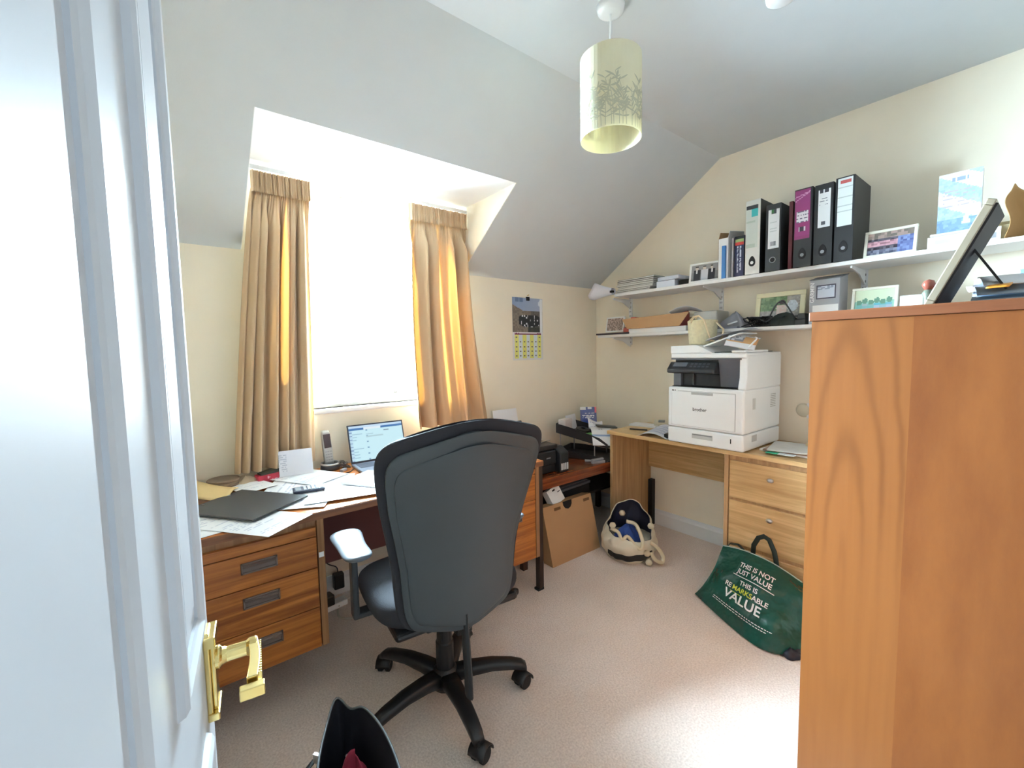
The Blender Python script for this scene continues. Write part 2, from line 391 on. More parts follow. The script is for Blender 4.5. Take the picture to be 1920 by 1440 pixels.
def leafshape(th, z, ang, ln, w):
    b0 = len(leaf.v); n = 7; ca, sa = math.cos(ang), math.sin(ang)
    pts = []
    for i in range(n):
        t = i / (n - 1); ww = w * math.sin(PI * min(1, t * .92 + .04)) ** .8
        bend = .12 * ln * t * t
        for sd in (-1, 1):
            px, pz = t * ln * ca + (-sa) * (sd * ww + bend), t * ln * sa + ca * (sd * ww + bend)
            pts.append(onshade(th + px / LR, z + pz))
    leaf.v += [Vector(p) for p in pts]
    for i in range(n - 1): leaf.face((b0 + 2 * i, b0 + 2 * i + 1, b0 + 2 * i + 3, b0 + 2 * i + 2))
rl = random.Random(3)
for k in range(46):
    th = k * 2 * PI / 46 + rl.uniform(-.05, .05); top = rl.uniform(.10, .19); lean = rl.uniform(-.25, .25)
    n = 8
    for i in range(n):
        t0, t1 = i / n, (i + 1) / n
        za, zb = L0 + .004 + top * t0, L0 + .004 + top * t1
        ta, tb = th + lean * t0 * t0, th + lean * t1 * t1
        b0 = len(leaf.v); q = .0011 / LR
        leaf.v += [Vector(onshade(ta - q, za)), Vector(onshade(ta + q, za)), Vector(onshade(tb + q, zb)), Vector(onshade(tb - q, zb))]
        leaf.face((b0, b0 + 1, b0 + 2, b0 + 3))
        if i > 0:
            for sd in (-1, 1):
                if rl.random() < .62: leafshape(tb, zb, PI / 2 + sd * rl.uniform(.35, 1.5), rl.uniform(.022, .046), rl.uniform(.002, .0038))
build('leaf_print', leaf, M('leaf_print_ink', (190, 188, 164), .8), lp)
S('smoke_alarm', 'round white smoke alarm on the flat ceiling near the lamp', 'smoke alarm', MB().lathe([(0, -.028), (.035, -.028), (.048, -.02), (.052, 0), (0, 0)], 28), white_plastic, (1.728, .652, 2.55), smooth=True)

# ---------------------------------------------------------------- curtains and track
cm = bpy.data.materials.new('gold_curtain_fabric'); cm.use_nodes = True; nt = cm.node_tree; b = nt.nodes['Principled BSDF']
b.inputs['Base Color'].default_value = (*lin((204, 174, 138)), 1); b.inputs['Roughness'].default_value = .6; b.inputs['Sheen Weight'].default_value = .2
tl = nt.nodes.new('ShaderNodeBsdfTranslucent'); tl.inputs[0].default_value = (*lin((255, 176, 78)), 1); ms = nt.nodes.new('ShaderNodeMixShader'); ms.inputs[0].default_value = .05
tcn = nt.nodes.new('ShaderNodeTexCoord'); mp = nt.nodes.new('ShaderNodeMapping'); mp.inputs['Scale'].default_value = (60, 60, 400); nz = nt.nodes.new('ShaderNodeTexNoise'); nz.inputs['Scale'].default_value = 1
bp2 = nt.nodes.new('ShaderNodeBump'); bp2.inputs['Strength'].default_value = .12; bp2.inputs['Distance'].default_value = .002
nt.links.new(tcn.outputs['Object'], mp.inputs[0]); nt.links.new(mp.outputs[0], nz.inputs[0]); nt.links.new(nz.outputs[0], bp2.inputs['Height']); nt.links.new(bp2.outputs[0], b.inputs['Normal'])
nt.links.new(b.outputs[0], ms.inputs[1]); nt.links.new(tl.outputs[0], ms.inputs[2]); nt.links.new(ms.outputs[0], nt.nodes['Material Output'].inputs[0])
YC = 2.372
backing_layer = M('cream_light_block', (196, 176, 146), .85)  # opaque layer added behind the curtains to shape the light coming through
def curtain(label, tx0, tx1, zt, bx0, bx1, zb, folds, seed, bow, gaps):
    t = T('curtain', label, 'curtain', ((tx0 + tx1) / 2, YC, zt), 0, 'gold curtains at the window')
    ox = (tx0 + tx1) / 2; r = random.Random(seed); ph = [r.uniform(0, 6.28) for _ in range(6)]
    H = zt - zb
    def warp(u, v): return u + .035 * math.sin(2 * PI * u * 2 + ph[0] + v * .8) + .02 * math.sin(2 * PI * u * 5 + ph[1])
    def fn(u, v):          # v: 0 top of drape -> 1 hem
        e = v ** .8
        x = (tx0 + (tx1 - tx0) * u) * (1 - e) + (bx0 + (bx1 - bx0) * u) * e + bow * math.sin(PI * v) * 1.0
        k = min(1, v / .12)
        p = 2 * PI * folds * warp(u, v)
        amp = .014 * (1 - k) + (.036 + .016 * math.sin(ph[3] + 7 * u)) * k
        hi = 2 * PI * 26 * u
        y = amp * (math.sin(p) + .28 * math.sin(2 * p + ph[4] + 1.5 * v)) * k + .005 * math.cos(hi) * (1 - k)
        x += .35 * amp * math.cos(p) * k * .7
        return (x - ox, min(y, .05), -v * (H - .075) - .075)
    build('drape', MB().grid(fn, 150, 40), cm, t, smooth=True)
    edges = [-.002] + [g[0] for g in gaps] + [1.002]
    for i in range(len(edges) - 1):
        def gw(k, v):
            if k == 0 or k == len(edges) - 1: return 0
            _, w, va, vb = gaps[k - 1]
            return w * max(0, min(1, (v - va) / .28)) * max(0, min(1, (vb - v) / .03)) + .001
        build('light_block_panel', MB().grid(lambda u, v: (lambda a, b_: (lambda p: (p[0], p[1] + .007, p[2]))(fn(a + (b_ - a) * u, v)))(edges[i] + gw(i, v), edges[i + 1] - gw(i + 1, v)), 40, 40), backing_layer, t, smooth=True)  # added light blockers; the gaps between them leave glowing streaks in the drape
    def hf(u, v):
        x = tx0 + (tx1 - tx0) * u
        y = .010 * abs(math.sin(PI * folds * 2.2 * u)) ** .5 * -1.6 + .005 * math.sin(2 * PI * 24 * u)
        return (x - ox, y - .004 + .003 * math.sin(PI * v), -.095 * (1 - v))
    build('pleat_header', MB().grid(hf, 150, 5), cm, t, smooth=True)
    build('header_light_block', MB().grid(lambda u, v: (hf(u, v)[0], hf(u, v)[1] + .006, hf(u, v)[2]), 150, 5), backing_layer, t, smooth=True)  # added to stop daylight glowing through the header
    for i in range(7):
        x = tx0 + .02 + (tx1 - tx0 - .04) * i / 6 - ox
        build('curtain_hook', MB().cyl((x, .010, -.03), (x, .010, .004), .002, n=6), white_plastic, t)
    return t
curtain('left gold curtain hanging in narrow folds behind the desk papers', .345, .60, 2.195, .21, .565, .79, 6.5, 5, .0, [(.22, .022, .28, .76), (.44, .018, .35, .80), (.60, .030, .02, .70), (.93, .02, .3, .95)])
curtain('right gold curtain billowing outwards beside the calendar', 1.135, 1.52, 2.20, 1.135, 1.66, .885, 4.2, 12, -.02, [(.10, .05, .05, .9), (.46, .045, .02, .97), (.66, .05, .1, .96), (.90, .06, .1, .9)])
tk = T('curtain_track', 'white curtain track fixed under the dormer ceiling', 'curtain track', (.93, YC, 2.205))
build('rail', MB().box(-.6, .6, -.006, .006, 0, .02), white_plastic, tk)
for x in (-.5, 0, .5): build('bracket', MB().box(x - .012, x + .012, .006, .066, .004, .018), white_plastic, tk)

# ================================================================ furniture
# ---- main teak pedestal desk
DT, DF, DB = .735, 1.737, 2.42
dk = T('pedestal_desk', 'teak office desk with two drawer pedestals in front of the window', 'desk', (0, DF, 0))
X0, X1 = -.09, 1.578
build('desk_top', MB().box(X0, X1, 0, DB - DF, DT - .028, DT), [teak_top], dk, bev=.002)
build('front_edge', MB().box(X0 + .001, X1 - .001, -.003, .001, DT - .029, DT - .003), teak_edge, dk)
def pull(parent, xa, xb, z, m=bronze):
    p = MB(); zz0, zz1 = z - .0195, z + .0195
    p.box(xa, xb, -.007, 0, zz1 - .006, zz1).box(xa, xb, -.007, 0, zz0, zz0 + .006).box(xa, xa + .006, -.007, 0, zz0, zz1).box(xb - .006, xb, -.007, 0, zz0, zz1)
    p.box(xa + .004, xb - .004, -.0015, 0, zz0, zz1)
    p.box(xa + .006, xb - .006, -.012, -.004, zz1 - .016, zz1 - .004, rot=(.5, 0, 0))
    return build('drawer_pull', p, m, parent, bev=.0015)
def pedestal(x0, x1, fronts, pulls):
    build('pedestal_carcass', MB().box(x0, x1, .018, .62, .20, DT - .029), teak_side, dk, bev=.002)
    build('pedestal_side', MB().box(x1 - .024, x1, 0, .019, .20, DT - .03), teak_side, dk)
    for (za, zb), pl in zip(fronts, pulls):
        d = build('drawer', MB().box(x0 + .002, x1 - .028, 0, .018, za, zb), teak, dk, bev=.002)
        if pl: pull(d, *pl)
pedestal(-.07, .428, [(.643, .678), (.520, .640), (.362, .517), (.20, .359)],
         [None, (.150, .264, .594), (.150, .266, .467), (.150, .268, .305)])
build('lock_sticker', MB().box(.406, .424, -.001, 0, .556, .576), white_plastic, dk)
pedestal(1.06, 1.545, [(.672, .698), (.530, .668), (.20, .527)], [None, (1.24, 1.36, .61), (1.30, 1.418, .452)])
build('modesty_panel', MB().box(.42, 1.07, .33, .35, .37, DT - .029), maroon, dk)
for x in (X0 + .004, X1 - .046):
    for y in (.002, .62):
        build('leg', MB().box(x + (.012 if x > 0 and y < .1 else 0), x + .042, y, y + .035, .012, DT - .029), steel_dark, dk, bev=.002)
        build('foot', MB().box(x, x + .042, y, y + .035, 0, .012), matt_black, dk)
# ---- low dark side table in the corner
TZ, TF = .54, 1.95
tb = T('side_table', 'low dark red-brown table tucked in the corner beside the teak desk', 'table', (1.60, TF, 0))
build('table_top', MB().box(0, 1.24, 0, .48, TZ - .03, TZ), mahog, tb, bev=.003)
build('apron', MB().box(.03, 1.22, .012, .03, TZ - .072, TZ - .03), mahog, tb)
build('lower_shelf', MB().box(.03, 1.20, .11, .46, .30, .315), M('dark_shelf_board', (34, 30, 30), .6), tb)
for x in (.012, 1.19):
    for y in (.015, .43): build('leg', MB().box(x, x + .035, y, y + .035, 0, TZ - .03), M('dark_wood_leg', (58, 34, 26), .5), tb)
# ---- light oak computer desk along the shelf wall
OF = 2.372
od = T('computer_desk', 'light oak desk with drawers under the white multifunction printer', 'desk', (OF, .40, 0))
def ob(name, x0, x1, y0, y1, z0, z1, m, parent=od, bev=.0015): return build(name, MB().box(x0, x1, y0 - .40, y1 - .40, z0, z1), m, parent, bev=bev)
ob('desk_top', -.012, .475, .40, 1.935, .752, .775, oak)
ob('end_panel', .012, .470, 1.905, 1.927, 0, .752, oak_v)
ob('modesty_panel', .440, .456, 1.12, 1.905, .45, .752, oak)
ob('drawer_carcass', .020, .470, .42, 1.122, 0, .752, oak_v)
ob('side_panel', .004, .021, 1.104, 1.126, 0, .752, oak_v)
for za, zb, kz in ((.517, .722, .655), (.262, .500, .445), (.02, .240, .13)):
    d = ob('drawer', .004, .020, .66, 1.098, za, zb, oak)
    kb = MB().lathe([(0, .026), (.010, .025), (.0165, .019), (.014, .012), (.006, .008), (.006, 0), (0, 0)], 20)
    kb.xf(Matrix.Translation((.004, .885 - .40, kz)) @ Matrix.Rotation(-PI / 2, 4, 'Y') @ Matrix.Scale(.72, 4, (0, 0, 0) if 0 else (1, 0, 0)))
    build('knob', kb, silver, d, smooth=True)
# ---- wardrobe / tallboy on the right, end panel towards the camera
wm = bpy.data.materials.new('cathedral_veneer'); wm.use_nodes = True; nt = wm.node_tree; b = nt.nodes['Principled BSDF']; N = nt.nodes.new; K = nt.links.new
tcn = N('ShaderNodeTexCoord'); sp = N('ShaderNodeSeparateXYZ'); K(tcn.outputs['Object'], sp.inputs[0])
nzw = N('ShaderNodeTexNoise'); nzw.inputs['Scale'].default_value = 3.2; nzw.inputs['Detail'].default_value = 3; K(tcn.outputs['Object'], nzw.inputs['Vector'])
def mth(op, a, bv=None):
    n = N('ShaderNodeMath'); n.operation = op
    for i, q in enumerate((a, bv)):
        if q is None: continue
        if isinstance(q, (int, float)): n.inputs[i].default_value = q
        else: K(q, n.inputs[i])
    return n.outputs[0]
yy = mth('ADD', mth('SUBTRACT', sp.outputs['Y'], .318 + .10), mth('MULTIPLY', mth('SUBTRACT', nzw.outputs['Fac'], .5), .045))
zz = mth('SUBTRACT', sp.outputs['Z'], .75)
rad = mth('SQRT', mth('ADD', mth('POWER', mth('MULTIPLY', yy, 11.0), 2.0), mth('POWER', mth('MULTIPLY', zz, 1.35), 2.0)))
wave = mth('SINE', mth('MULTIPLY', rad, 17.0))
wave = mth('POWER', mth('ADD', mth('MULTIPLY', wave, .5), .5), 4.0)
fade = N('ShaderNodeMapRange'); K(zz, fade.inputs[0]); fade.inputs[1].default_value = -.05; fade.inputs[2].default_value = .25; fade.inputs[3].default_value = .1; fade.inputs[4].default_value = .6
wave = mth('MULTIPLY', wave, fade.outputs[0])
mpw = N('ShaderNodeMapping'); mpw.inputs['Scale'].default_value = (60, 60, 2.2); K(tcn.outputs['Object'], mpw.inputs[0])
fine = N('ShaderNodeTexNoise'); fine.inputs['Scale'].default_value = 1; fine.inputs['Detail'].default_value = 5; K(mpw.outputs[0], fine.inputs['Vector'])
c1 = N('ShaderNodeMix'); c1.data_type = 'RGBA'; c1.inputs[6].default_value = (*lin((154, 92, 42)), 1); c1.inputs[7].default_value = (*lin((124, 70, 26)), 1); K(wave, c1.inputs[0])
c2 = N('ShaderNodeMix'); c2.data_type = 'RGBA'; c2.blend_type = 'MULTIPLY'; c2.inputs[0].default_value = .28; K(c1.outputs[2], c2.inputs[6])
rf = N('ShaderNodeValToRGB'); rf.color_ramp.elements[0].color = (.72, .62, .5, 1); rf.color_ramp.elements[0].position = .3; rf.color_ramp.elements[1].position = .62; K(fine.outputs['Fac'], rf.inputs[0]); K(rf.outputs[0], c2.inputs[7])
K(c2.outputs[2], b.inputs['Base Color']); b.inputs['Roughness'].default_value = .42; b.inputs['Coat Weight'].default_value = .1
def veneer_plain():
    m = bpy.data.materials.new('blotchy_veneer'); m.use_nodes = True; nt = m.node_tree; b = nt.nodes['Principled BSDF']
    t = nt.nodes.new('ShaderNodeTexCoord'); mp = nt.nodes.new('ShaderNodeMapping'); mp.inputs['Scale'].default_value = (9, 9, 2.4); n = nt.nodes.new('ShaderNodeTexNoise'); n.inputs['Scale'].default_value = 1; n.inputs['Detail'].default_value = 7; n.inputs['Roughness'].default_value = .65
    r = nt.nodes.new('ShaderNodeValToRGB'); r.color_ramp.elements[0].color = (*lin((130, 70, 26)), 1); r.color_ramp.elements[1].color = (*lin((152, 88, 38)), 1); r.color_ramp.elements[0].position = .32; r.color_ramp.elements[1].position = .66
    nt.links.new(t.outputs['Object'], mp.inputs[0]); nt.links.new(mp.outputs[0], n.inputs['Vector']); nt.links.new(n.outputs['Fac'], r.inputs[0]); nt.links.new(r.outputs[0], b.inputs['Base Color'])
    b.inputs['Roughness'].default_value = .42; b.inputs['Coat Weight'].default_value = .1
    return m
vp = veneer_plain()
WX, WY0, WY1, WT = 1.30, -.10, .404, 1.421
wd = T('wardrobe', 'tall honey-brown wooden cupboard seen end-on at the right edge', 'cupboard', (WX, WY0, 0))
ym = .205 - WY0
build('end_panel', MB().box(0, .02, ym, WY1 - WY0 - .004, 0, WT - .024).box(0, .02, 0, ym, 0, WT - .024, mi=1), [wm, vp], wd)
build('carcass', MB().box(.02, .85, .004, WY1 - WY0 - .03, .04, WT - .024), vp, wd)
build('door', MB().box(.004, .425, WY1 - WY0 - .028, WY1 - WY0 - .008, .06, WT - .03), vp, wd, bev=.002)
build('door', MB().box(.43, .85, WY1 - WY0 - .028, WY1 - WY0 - .008, .06, WT - .03), vp, wd, bev=.002)
build('cornice_top', MB().box(-.004, .856, -.002, WY1 - WY0 + .002, WT - .023, WT), wood('cornice_wood', (134, 76, 44), (154, 92, 56), 'Y', .45), wd, bev=.002)

# ---- wall shelves on twin-slot uprights
UZ, UX, LZ, LX = 1.741, 2.585, 1.447, 2.600
S('wall_shelf', 'upper white wall shelf carrying the ring binders', 'shelf', MB().box(UX, XR - .012, -.1, 2.05, -.02, 0), white_paint, (0, 0, UZ), bev=.0015)
S('wall_shelf', 'lower white wall shelf carrying the cardboard box and cables', 'shelf', MB().box(LX, XR - .012, -.1, 2.22, -.018, 0), white_paint, (0, 0, LZ), bev=.0015)
for i, (y, lab) in enumerate(((2.10, 'white slotted shelf upright nearest the corner of the room'), (1.39, 'white slotted shelf upright behind the straw basket'), (.648, 'white slotted shelf upright near the sat nav box'))):
    r = T('shelf_upright', lab, 'shelf upright', (XR, y, 0), 0, 'slotted uprights holding the white shelves')
    build('slotted_rail', MB().box(-.011, 0, -.013, .013, 1.37, 1.80), white_paint, r)
    sm = MB()
    for k in range(12):
        for s in (-.005, .005): sm.box(-.0115, -.010, s - .0015, s + .0015, 1.385 + k * .034, 1.397 + k * .034)
    build('slot_row', sm, M('slot_shadow', (70, 68, 64), .8), r)
    for zt, dp in ((UZ - .0205, .24), (LZ - .0185, .22)):
        if y > 2.06 and zt > 1.6: dp = .22
        build('shelf_bracket', MB().prism([(-dp, zt), (-dp, zt - .012), (-dp * .45, zt - .03), (-.012, zt - .075), (-.012, zt)], -.004, .004, 'y'), white_paint, r, bev=.001)

# ================================================================ office chair
CH = T('office_chair', 'black high-back office chair on five castors at the teak desk', 'office chair', (.765, 1.42, 0), -6)
fab = M('black_chair_fabric', (40, 41, 48), .85, bump=.25, bscale=500)
shellm = M('charcoal_back_shell', (64, 71, 76), .48, bump=.12, bscale=350)
def hw(t):
    K = [(0, .115), (.012, .148), (.04, .175), (.09, .191), (.16, .20), (.26, .206), (.36, .211), (.5, .228), (.65, .25), (.78, .263), (.88, .264), (.94, .25), (.975, .222), (.992, .185), (1, .15)]
    for i in range(len(K) - 1):
        (a, p), (b_, q) = K[i], K[i + 1]
        if t <= b_:
            f = (t - a) / (b_ - a); h = b_ - a
            def sl(j):
                if j <= 0: return (K[1][1] - K[0][1]) / (K[1][0] - K[0][0])
                if j >= len(K) - 1: return (K[-1][1] - K[-2][1]) / (K[-1][0] - K[-2][0])
                return (K[j + 1][1] - K[j - 1][1]) / (K[j + 1][0] - K[j - 1][0])
            m0, m1 = sl(i) * h, sl(i + 1) * h
            return 1.10 * ((2 * f ** 3 - 3 * f * f + 1) * p + (f ** 3 - 2 * f * f + f) * m0 + (3 * f * f - 2 * f ** 3) * q + (f ** 3 - f * f) * m1)
    return 1.10 * K[-1][1]
BZ0, BZ1 = .415, 1.135
def bky(t):      # rear surface of the back (local y), S-curve, leaning back
    return -.225 - .10 * t + .03 * math.sin(t * PI * 1.3 + .2)
def back_ring(t, k, off, th, n=28, wrap=.05, ka=0, kb=1):
    w = hw(t) * k; pts = []; t2 = ka + (kb - ka) * t
    z = BZ0 + (BZ1 - BZ0) * t2
    z_top = lambda s: -.035 * (s ** 2) * max(0, (t - .8) / .2) + .02 * (s ** 2) * max(0, (.15 - t) / .15)
    y = bky(t2)
    for i in range(n):
        s = -1 + 2 * i / (n - 1); pts.append((w * s - .016, y - off + wrap * s * s * (.5 + .5 * t2), z + z_top(s)))
    for i in range(n):
        s = 1 - 2 * i / (n - 1); e = (1 - s ** 6) * .75 + .25
        pts.append((w * s - .016, y - off + wrap * s * s * (.5 + .5 * t2) + th * e, z + z_top(s)))
    return pts
TS = [0, .006, .012, .022, .035, .055, .08, .12, .17, .25, .36, .5, .65, .78, .85, .9, .925, .95, .965, .98, .99, 1]
build('backrest', MB().loft([back_ring(t, 1.0, 0, .075 * min(1, .35 + 5 * min(t, 1 - t))) for t in TS]), fab, CH, smooth=True, sub=1)
bs = build('back_shell', MB().loft([back_ring(t, .905, .019, .03, ka=.004, kb=.95) for t in TS]), shellm, CH, bev=.007)
for p in bs.data.polygons: p.use_smooth = True
b2 = build('shell_panel', MB().loft([back_ring(t, .82, .029, .02, ka=.03, kb=.895) for t in TS]), shellm, CH, bev=.005)
for p in b2.data.polygons: p.use_smooth = True
# seat cushion
sr = []
for z, k in ((.425, .80), (.432, .93), (.45, .99), (.475, 1.0), (.495, .97), (.507, .88), (.512, .6)):
    r = []
    for i in range(40):
        a = 2 * PI * i / 40; ca, sa = math.cos(a), math.sin(a)
        sx = abs(ca) ** .55 * (1 if ca > 0 else -1); sy = abs(sa) ** .55 * (1 if sa > 0 else -1)
        r.append((.282 * k * sx, .05 + .25 * k * sy, z + (.012 * sy * -1 if z > .49 else 0)))
    sr.append(r)
build('seat', MB().loft(sr), fab, CH, smooth=True, sub=1)
build('seat_pan', MB().box(-.235, .235, -.17, .27, .40, .43), black_plastic, CH, bev=.02, seg=3)
# mechanism, lever, back stem
mc = MB().box(-.11, .11, -.11, .12, .355, .402).box(-.03, .03, -.19, -.09, .36, .39)
build('mechanism', mc, black_plastic, CH, bev=.008)
st = MB(); P = [(.0, -.12, .37), (.0, -.18, .375), (.0, -.205, .40), (.0, -.212, .45)]
for x in (0,): st.tube(P, .022, 10, flat=.5)
build('back_stem', st, black_plastic, CH)
ls = MB().tube([(-.02, -.226, .47), (-.018, -.232, .36), (-.015, -.236, .26), (-.014, -.236, .175)], .024, 8, flat=.45)
build('stem_cover', ls, dark_plastic, CH)
lv = MB().cyl((.10, -.06, .375), (.205, -.06, .375), .011, n=12)
lv.cyl((.19, -.06, .375), (.215, -.06, .375), .03, .027, 16)
lv.tube([(.21, -.06, .375), (.25, -.06, .372), (.285, -.06, .362)], [.012, .011, .008], 10)
lv.lathe([(0, -.013), (.016, -.008), (.018, 0), (.016, .008), (0, .013)], 14, (.285, -.06, .362))
build('tilt_knob', lv, black_plastic, CH, smooth=True)
build('gas_column', MB().lathe([(0, .10), (.034, .10), (.034, .23), (.03, .235), (.026, .355), (0, .355)], 24), black_plastic, CH, smooth=False)
# arms
armg = M('grey_arm_pad', (98, 104, 112), .38)
for s in (-1, 1):
    x = .308 * s
    up = MB().prism([(-.02, .40), (.03, .40), (.028, .62), (.04, .645), (-.03, .645), (-.018, .62)], x - .011, x + .011, 'x')
    up.box(min(x, .18 * s) - .0, max(x, .18 * s), -.02, .03, .40, .42)
    a = build('arm_upright', up.xf(Matrix.Translation((0, .06, 0))), dark_plastic, CH, bev=.006)
    rings = []
    for t, w in ((0, .016), (.03, .034), (.10, .046), (.25, .05), (.5, .047), (.75, .055), (.92, .06), (.98, .045), (1, .02)):
        y = -.085 + .27 * t + .02; z = .655 + .012 * (2 * t - 1) ** 2
        h2 = .017 * min(1, .5 + 6 * min(t, 1 - t))
        rings.append([(x + w * math.cos(2 * PI * i / 20) * (1), y, z + h2 * (math.sin(2 * PI * i / 20) if math.sin(2 * PI * i / 20) < 0 else .75 * math.sin(2 * PI * i / 20))) for i in range(20)])
    build('armrest', MB().loft(rings), armg, CH, smooth=True, sub=1)
# star base
hub = MB().lathe([(0, .055), (.05, .055), (.058, .07), (.05, .115), (.036, .13), (0, .13)], 24)
build('hub', hub, black_plastic, CH, smooth=False)
for k in range(5):
    a = math.radians(44 + 6 + 72 * k); ca, sa = math.cos(a), math.sin(a); n = Vector((-sa, ca, 0)); rings = []
    for r, z, w, h2 in ((.03, .095, .036, .026), (.10, .105, .031, .024), (.18, .108, .027, .021), (.26, .098, .024, .019), (.30, .088, .022, .017), (.318, .078, .02, .013)):
        c = Vector((ca * r, sa * r, z)); ring = []
        for i in range(12):
            q = 2 * PI * i / 12; cc, ss = math.cos(q), math.sin(q)
            ring.append(c + n * (w * abs(cc) ** .6 * (1 if cc > 0 else -1)) + Vector((0, 0, h2 * abs(ss) ** .6 * (1 if ss > 0 else -1))))
        rings.append(ring)
    lg = build('leg', MB().loft(rings), black_plastic, CH, smooth=True)
    cx, cy = ca * .312, sa * .312; tr = rnd.uniform(0, 6.28); d = Vector((math.cos(tr), math.sin(tr), 0)); ax = Vector((-d.y, d.x, 0))
    cs = MB()
    for s in (-1, 1):
        p = Vector((cx, cy, .027)) + ax * (.016 * s) + d * .012
        cs.tube([p - ax * .010 * 1, p - ax * .006, p + ax * .006, p + ax * .010], [.022, .027, .027, .022], 18)
    cs.cyl((cx, cy, .03), (cx, cy, .08), .008, n=8)
    hood = MB()
    hood.grid(lambda u, v: tuple(Vector((cx, cy, .03)) + d * .012 + (d * math.cos(PI * u) + Vector((0, 0, 1)) * math.sin(PI * u)) * .031 + ax * (-.03 + .06 * v)), 10, 2)
    c = build('castor', cs, matt_black, lg, smooth=False)
    build('castor_hood', hood, black_plastic, lg, solid=.004, smooth=True)

# ================================================================ things on the upper shelf (local front = towards the room)
def shelf_T(name, label, cat, x, y, z, group=None, tilt=0, yaw=0):
    return T(name, label, cat, (x, y, z), -90 + yaw, group)
def binder(label, y1, y0, h, front=2.575, cover=(44, 46, 50), spine=None, lab=None, ring='hole', d=.268, lean=0):
    w = y1 - y0
    t = shelf_T('ring_binder', label, 'binder', front, (y0 + y1) / 2, UZ, 'ring binders on the upper shelf')
    cm_ = M('binder_cover_%d_%d_%d' % cover, cover, .45); sm = cm_ if not spine else M('binder_spine_%d_%d_%d' % spine, spine, .45)
    k = MB().box(-w / 2, -w / 2 + .004, .002, d, 0, h).box(w / 2 - .004, w / 2, .002, d, 0, h)
    build('cover', k, cm_, t, bev=.001)
    build('spine', MB().box(-w / 2, w / 2, 0, .004, 0, h), sm, t, bev=.0012)
    build('paper_block', MB().box(-w / 2 + .008, w / 2 - .008, .02, d - .02, .008, h - .022), paper, t)
    if lab:
        x0, x1, z0, z1, cf = lab
        build('spine_label', MB().grid(lambda u, v: ((x0 + (x1 - x0) * u) * w - w / 2, -.0008, (z0 + (z1 - z0) * v) * h), 18, 44, cf), PRINT, t)
    rz = .17 * h
    if ring == 'hole':
        r = MB().lathe([(.012, 0), (.0125, .002), (.0155, .002), (.016, 0)], 24).xf(Matrix.Translation((0, 0, rz)) @ Matrix.Rotation(PI / 2, 4, 'X'))
        build('finger_ring', r, silver, t, smooth=True)
        build('finger_hole', MB().cyl((0, -.0006, rz), (0, -.0002, rz), .012, n=24), matt_black, t)
    else:
        out = [(.017 * math.sin(a) * (1 - .28 * math.cos(a)), .026 * math.cos(a) + (.004 if math.cos(a) > 0 else 0)) for a in [2 * PI * i / 24 for i in range(24)]]
        build('thumb_pull', MB().prism([(p[0], p[1] + rz) for p in out], -.002, 0, 'y'), matt_black, t, bev=.0006)
        build('finger_hole', MB().cyl((0, -.003, rz - .006), (0, -.0018, rz - .006), .0085, n=20), grey_plastic if ring == 'pull' else white_paint, t)
    return t
def lab_box(u, v):
    if .9 < v: return (70, 72, 78)
    if .72 < v and u > .45: return (70, 190, 190)
    return (214, 222, 214) if hsh(int(v * 22), 2) > .25 or u > .8 else (190, 205, 192)
binder('white-spined box file with teal panel at the left of the binder row', 1.127, 1.051, .402, spine=(232, 232, 226), lab=(.05, .85, .36, .93, lab_box), ring='pullw')
def lab_q(u, v):
    if v > .88 and .25 < u < .75: return (60, 120, 70) if u < .5 and v > .92 else (70, 75, 80)
    if .07 < v < .19 and .2 < u < .75: return (120, 124, 128) if hsh(int(u * 26)) > .4 else (215, 218, 222)
    return (206, 214, 216) if int(v * 40) in (26, 20, 17) and .15 < u < .8 else (240, 244, 246)
binder('shortest black binder with a tall white label and silver finger ring', 1.022, .948, .352, lab=(.17, .9, .34, .92, lab_q))
S('slim_burgundy_book', 'thin burgundy book squeezed between the black and purple binders', 'book', MB().box(-.009, .009, 0, .22, 0, .346), M('burgundy_cloth', (92, 34, 44), .6), (2.585, .905, UZ), -90, bev=.0015)
def lab_p(u, v):
    if v < .06 or v > .985: return (150, 62, 120)
    if .33 < v < .56 and .1 < u < .9: return (236, 232, 240) if int(v * 44) % 3 or hsh(int(u * 18), int(v * 44)) > .55 else (120, 116, 140)
    if .16 < v < .26 and .28 < u < .7: return (226, 220, 232) if not (.36 < u < .6) else (70, 60, 80)
    if v > .66 and (abs(v - .78 - .16 * u) < .012 or abs(v - .86 - .08 * u) < .01): return (214, 150, 196)
    return (158, 66, 128)
binder('black lever arch binder with a purple upper spine label', .886, .806, .392, lab=(.04, .88, .36, .985, lab_p), ring='pull')
def lab_m(u, v):
    if v > .9 and .12 < u < .85 and not .4 < u < .5: return (70, 74, 84)
    if .06 < v < .15 and .3 < u < .62: return (90, 94, 104)
    if .58 < v < .82 and int(v * 40) % 3 == 0 and .12 < u < .8 and hsh(int(u * 20), int(v * 40)) > .3: return (150, 156, 168)
    return (242, 246, 248)
binder('black lever arch binder with white label right of the purple one', .797, .719, .388, lab=(.2, .86, .46, .93, lab_m), ring='pull')
def lab_r(u, v):
    if .88 < v < .96 and .15 < u < .9: return (196, 96, 96)
    if int(v * 60) in (48, 36, 25, 18): return (196, 206, 206)
    return (232, 240, 240)
binder('tallest black lever arch binder with a red-topped label at the row end', .711, .636, .396, lab=(.12, .9, .42, .985, lab_r), ring='pull')
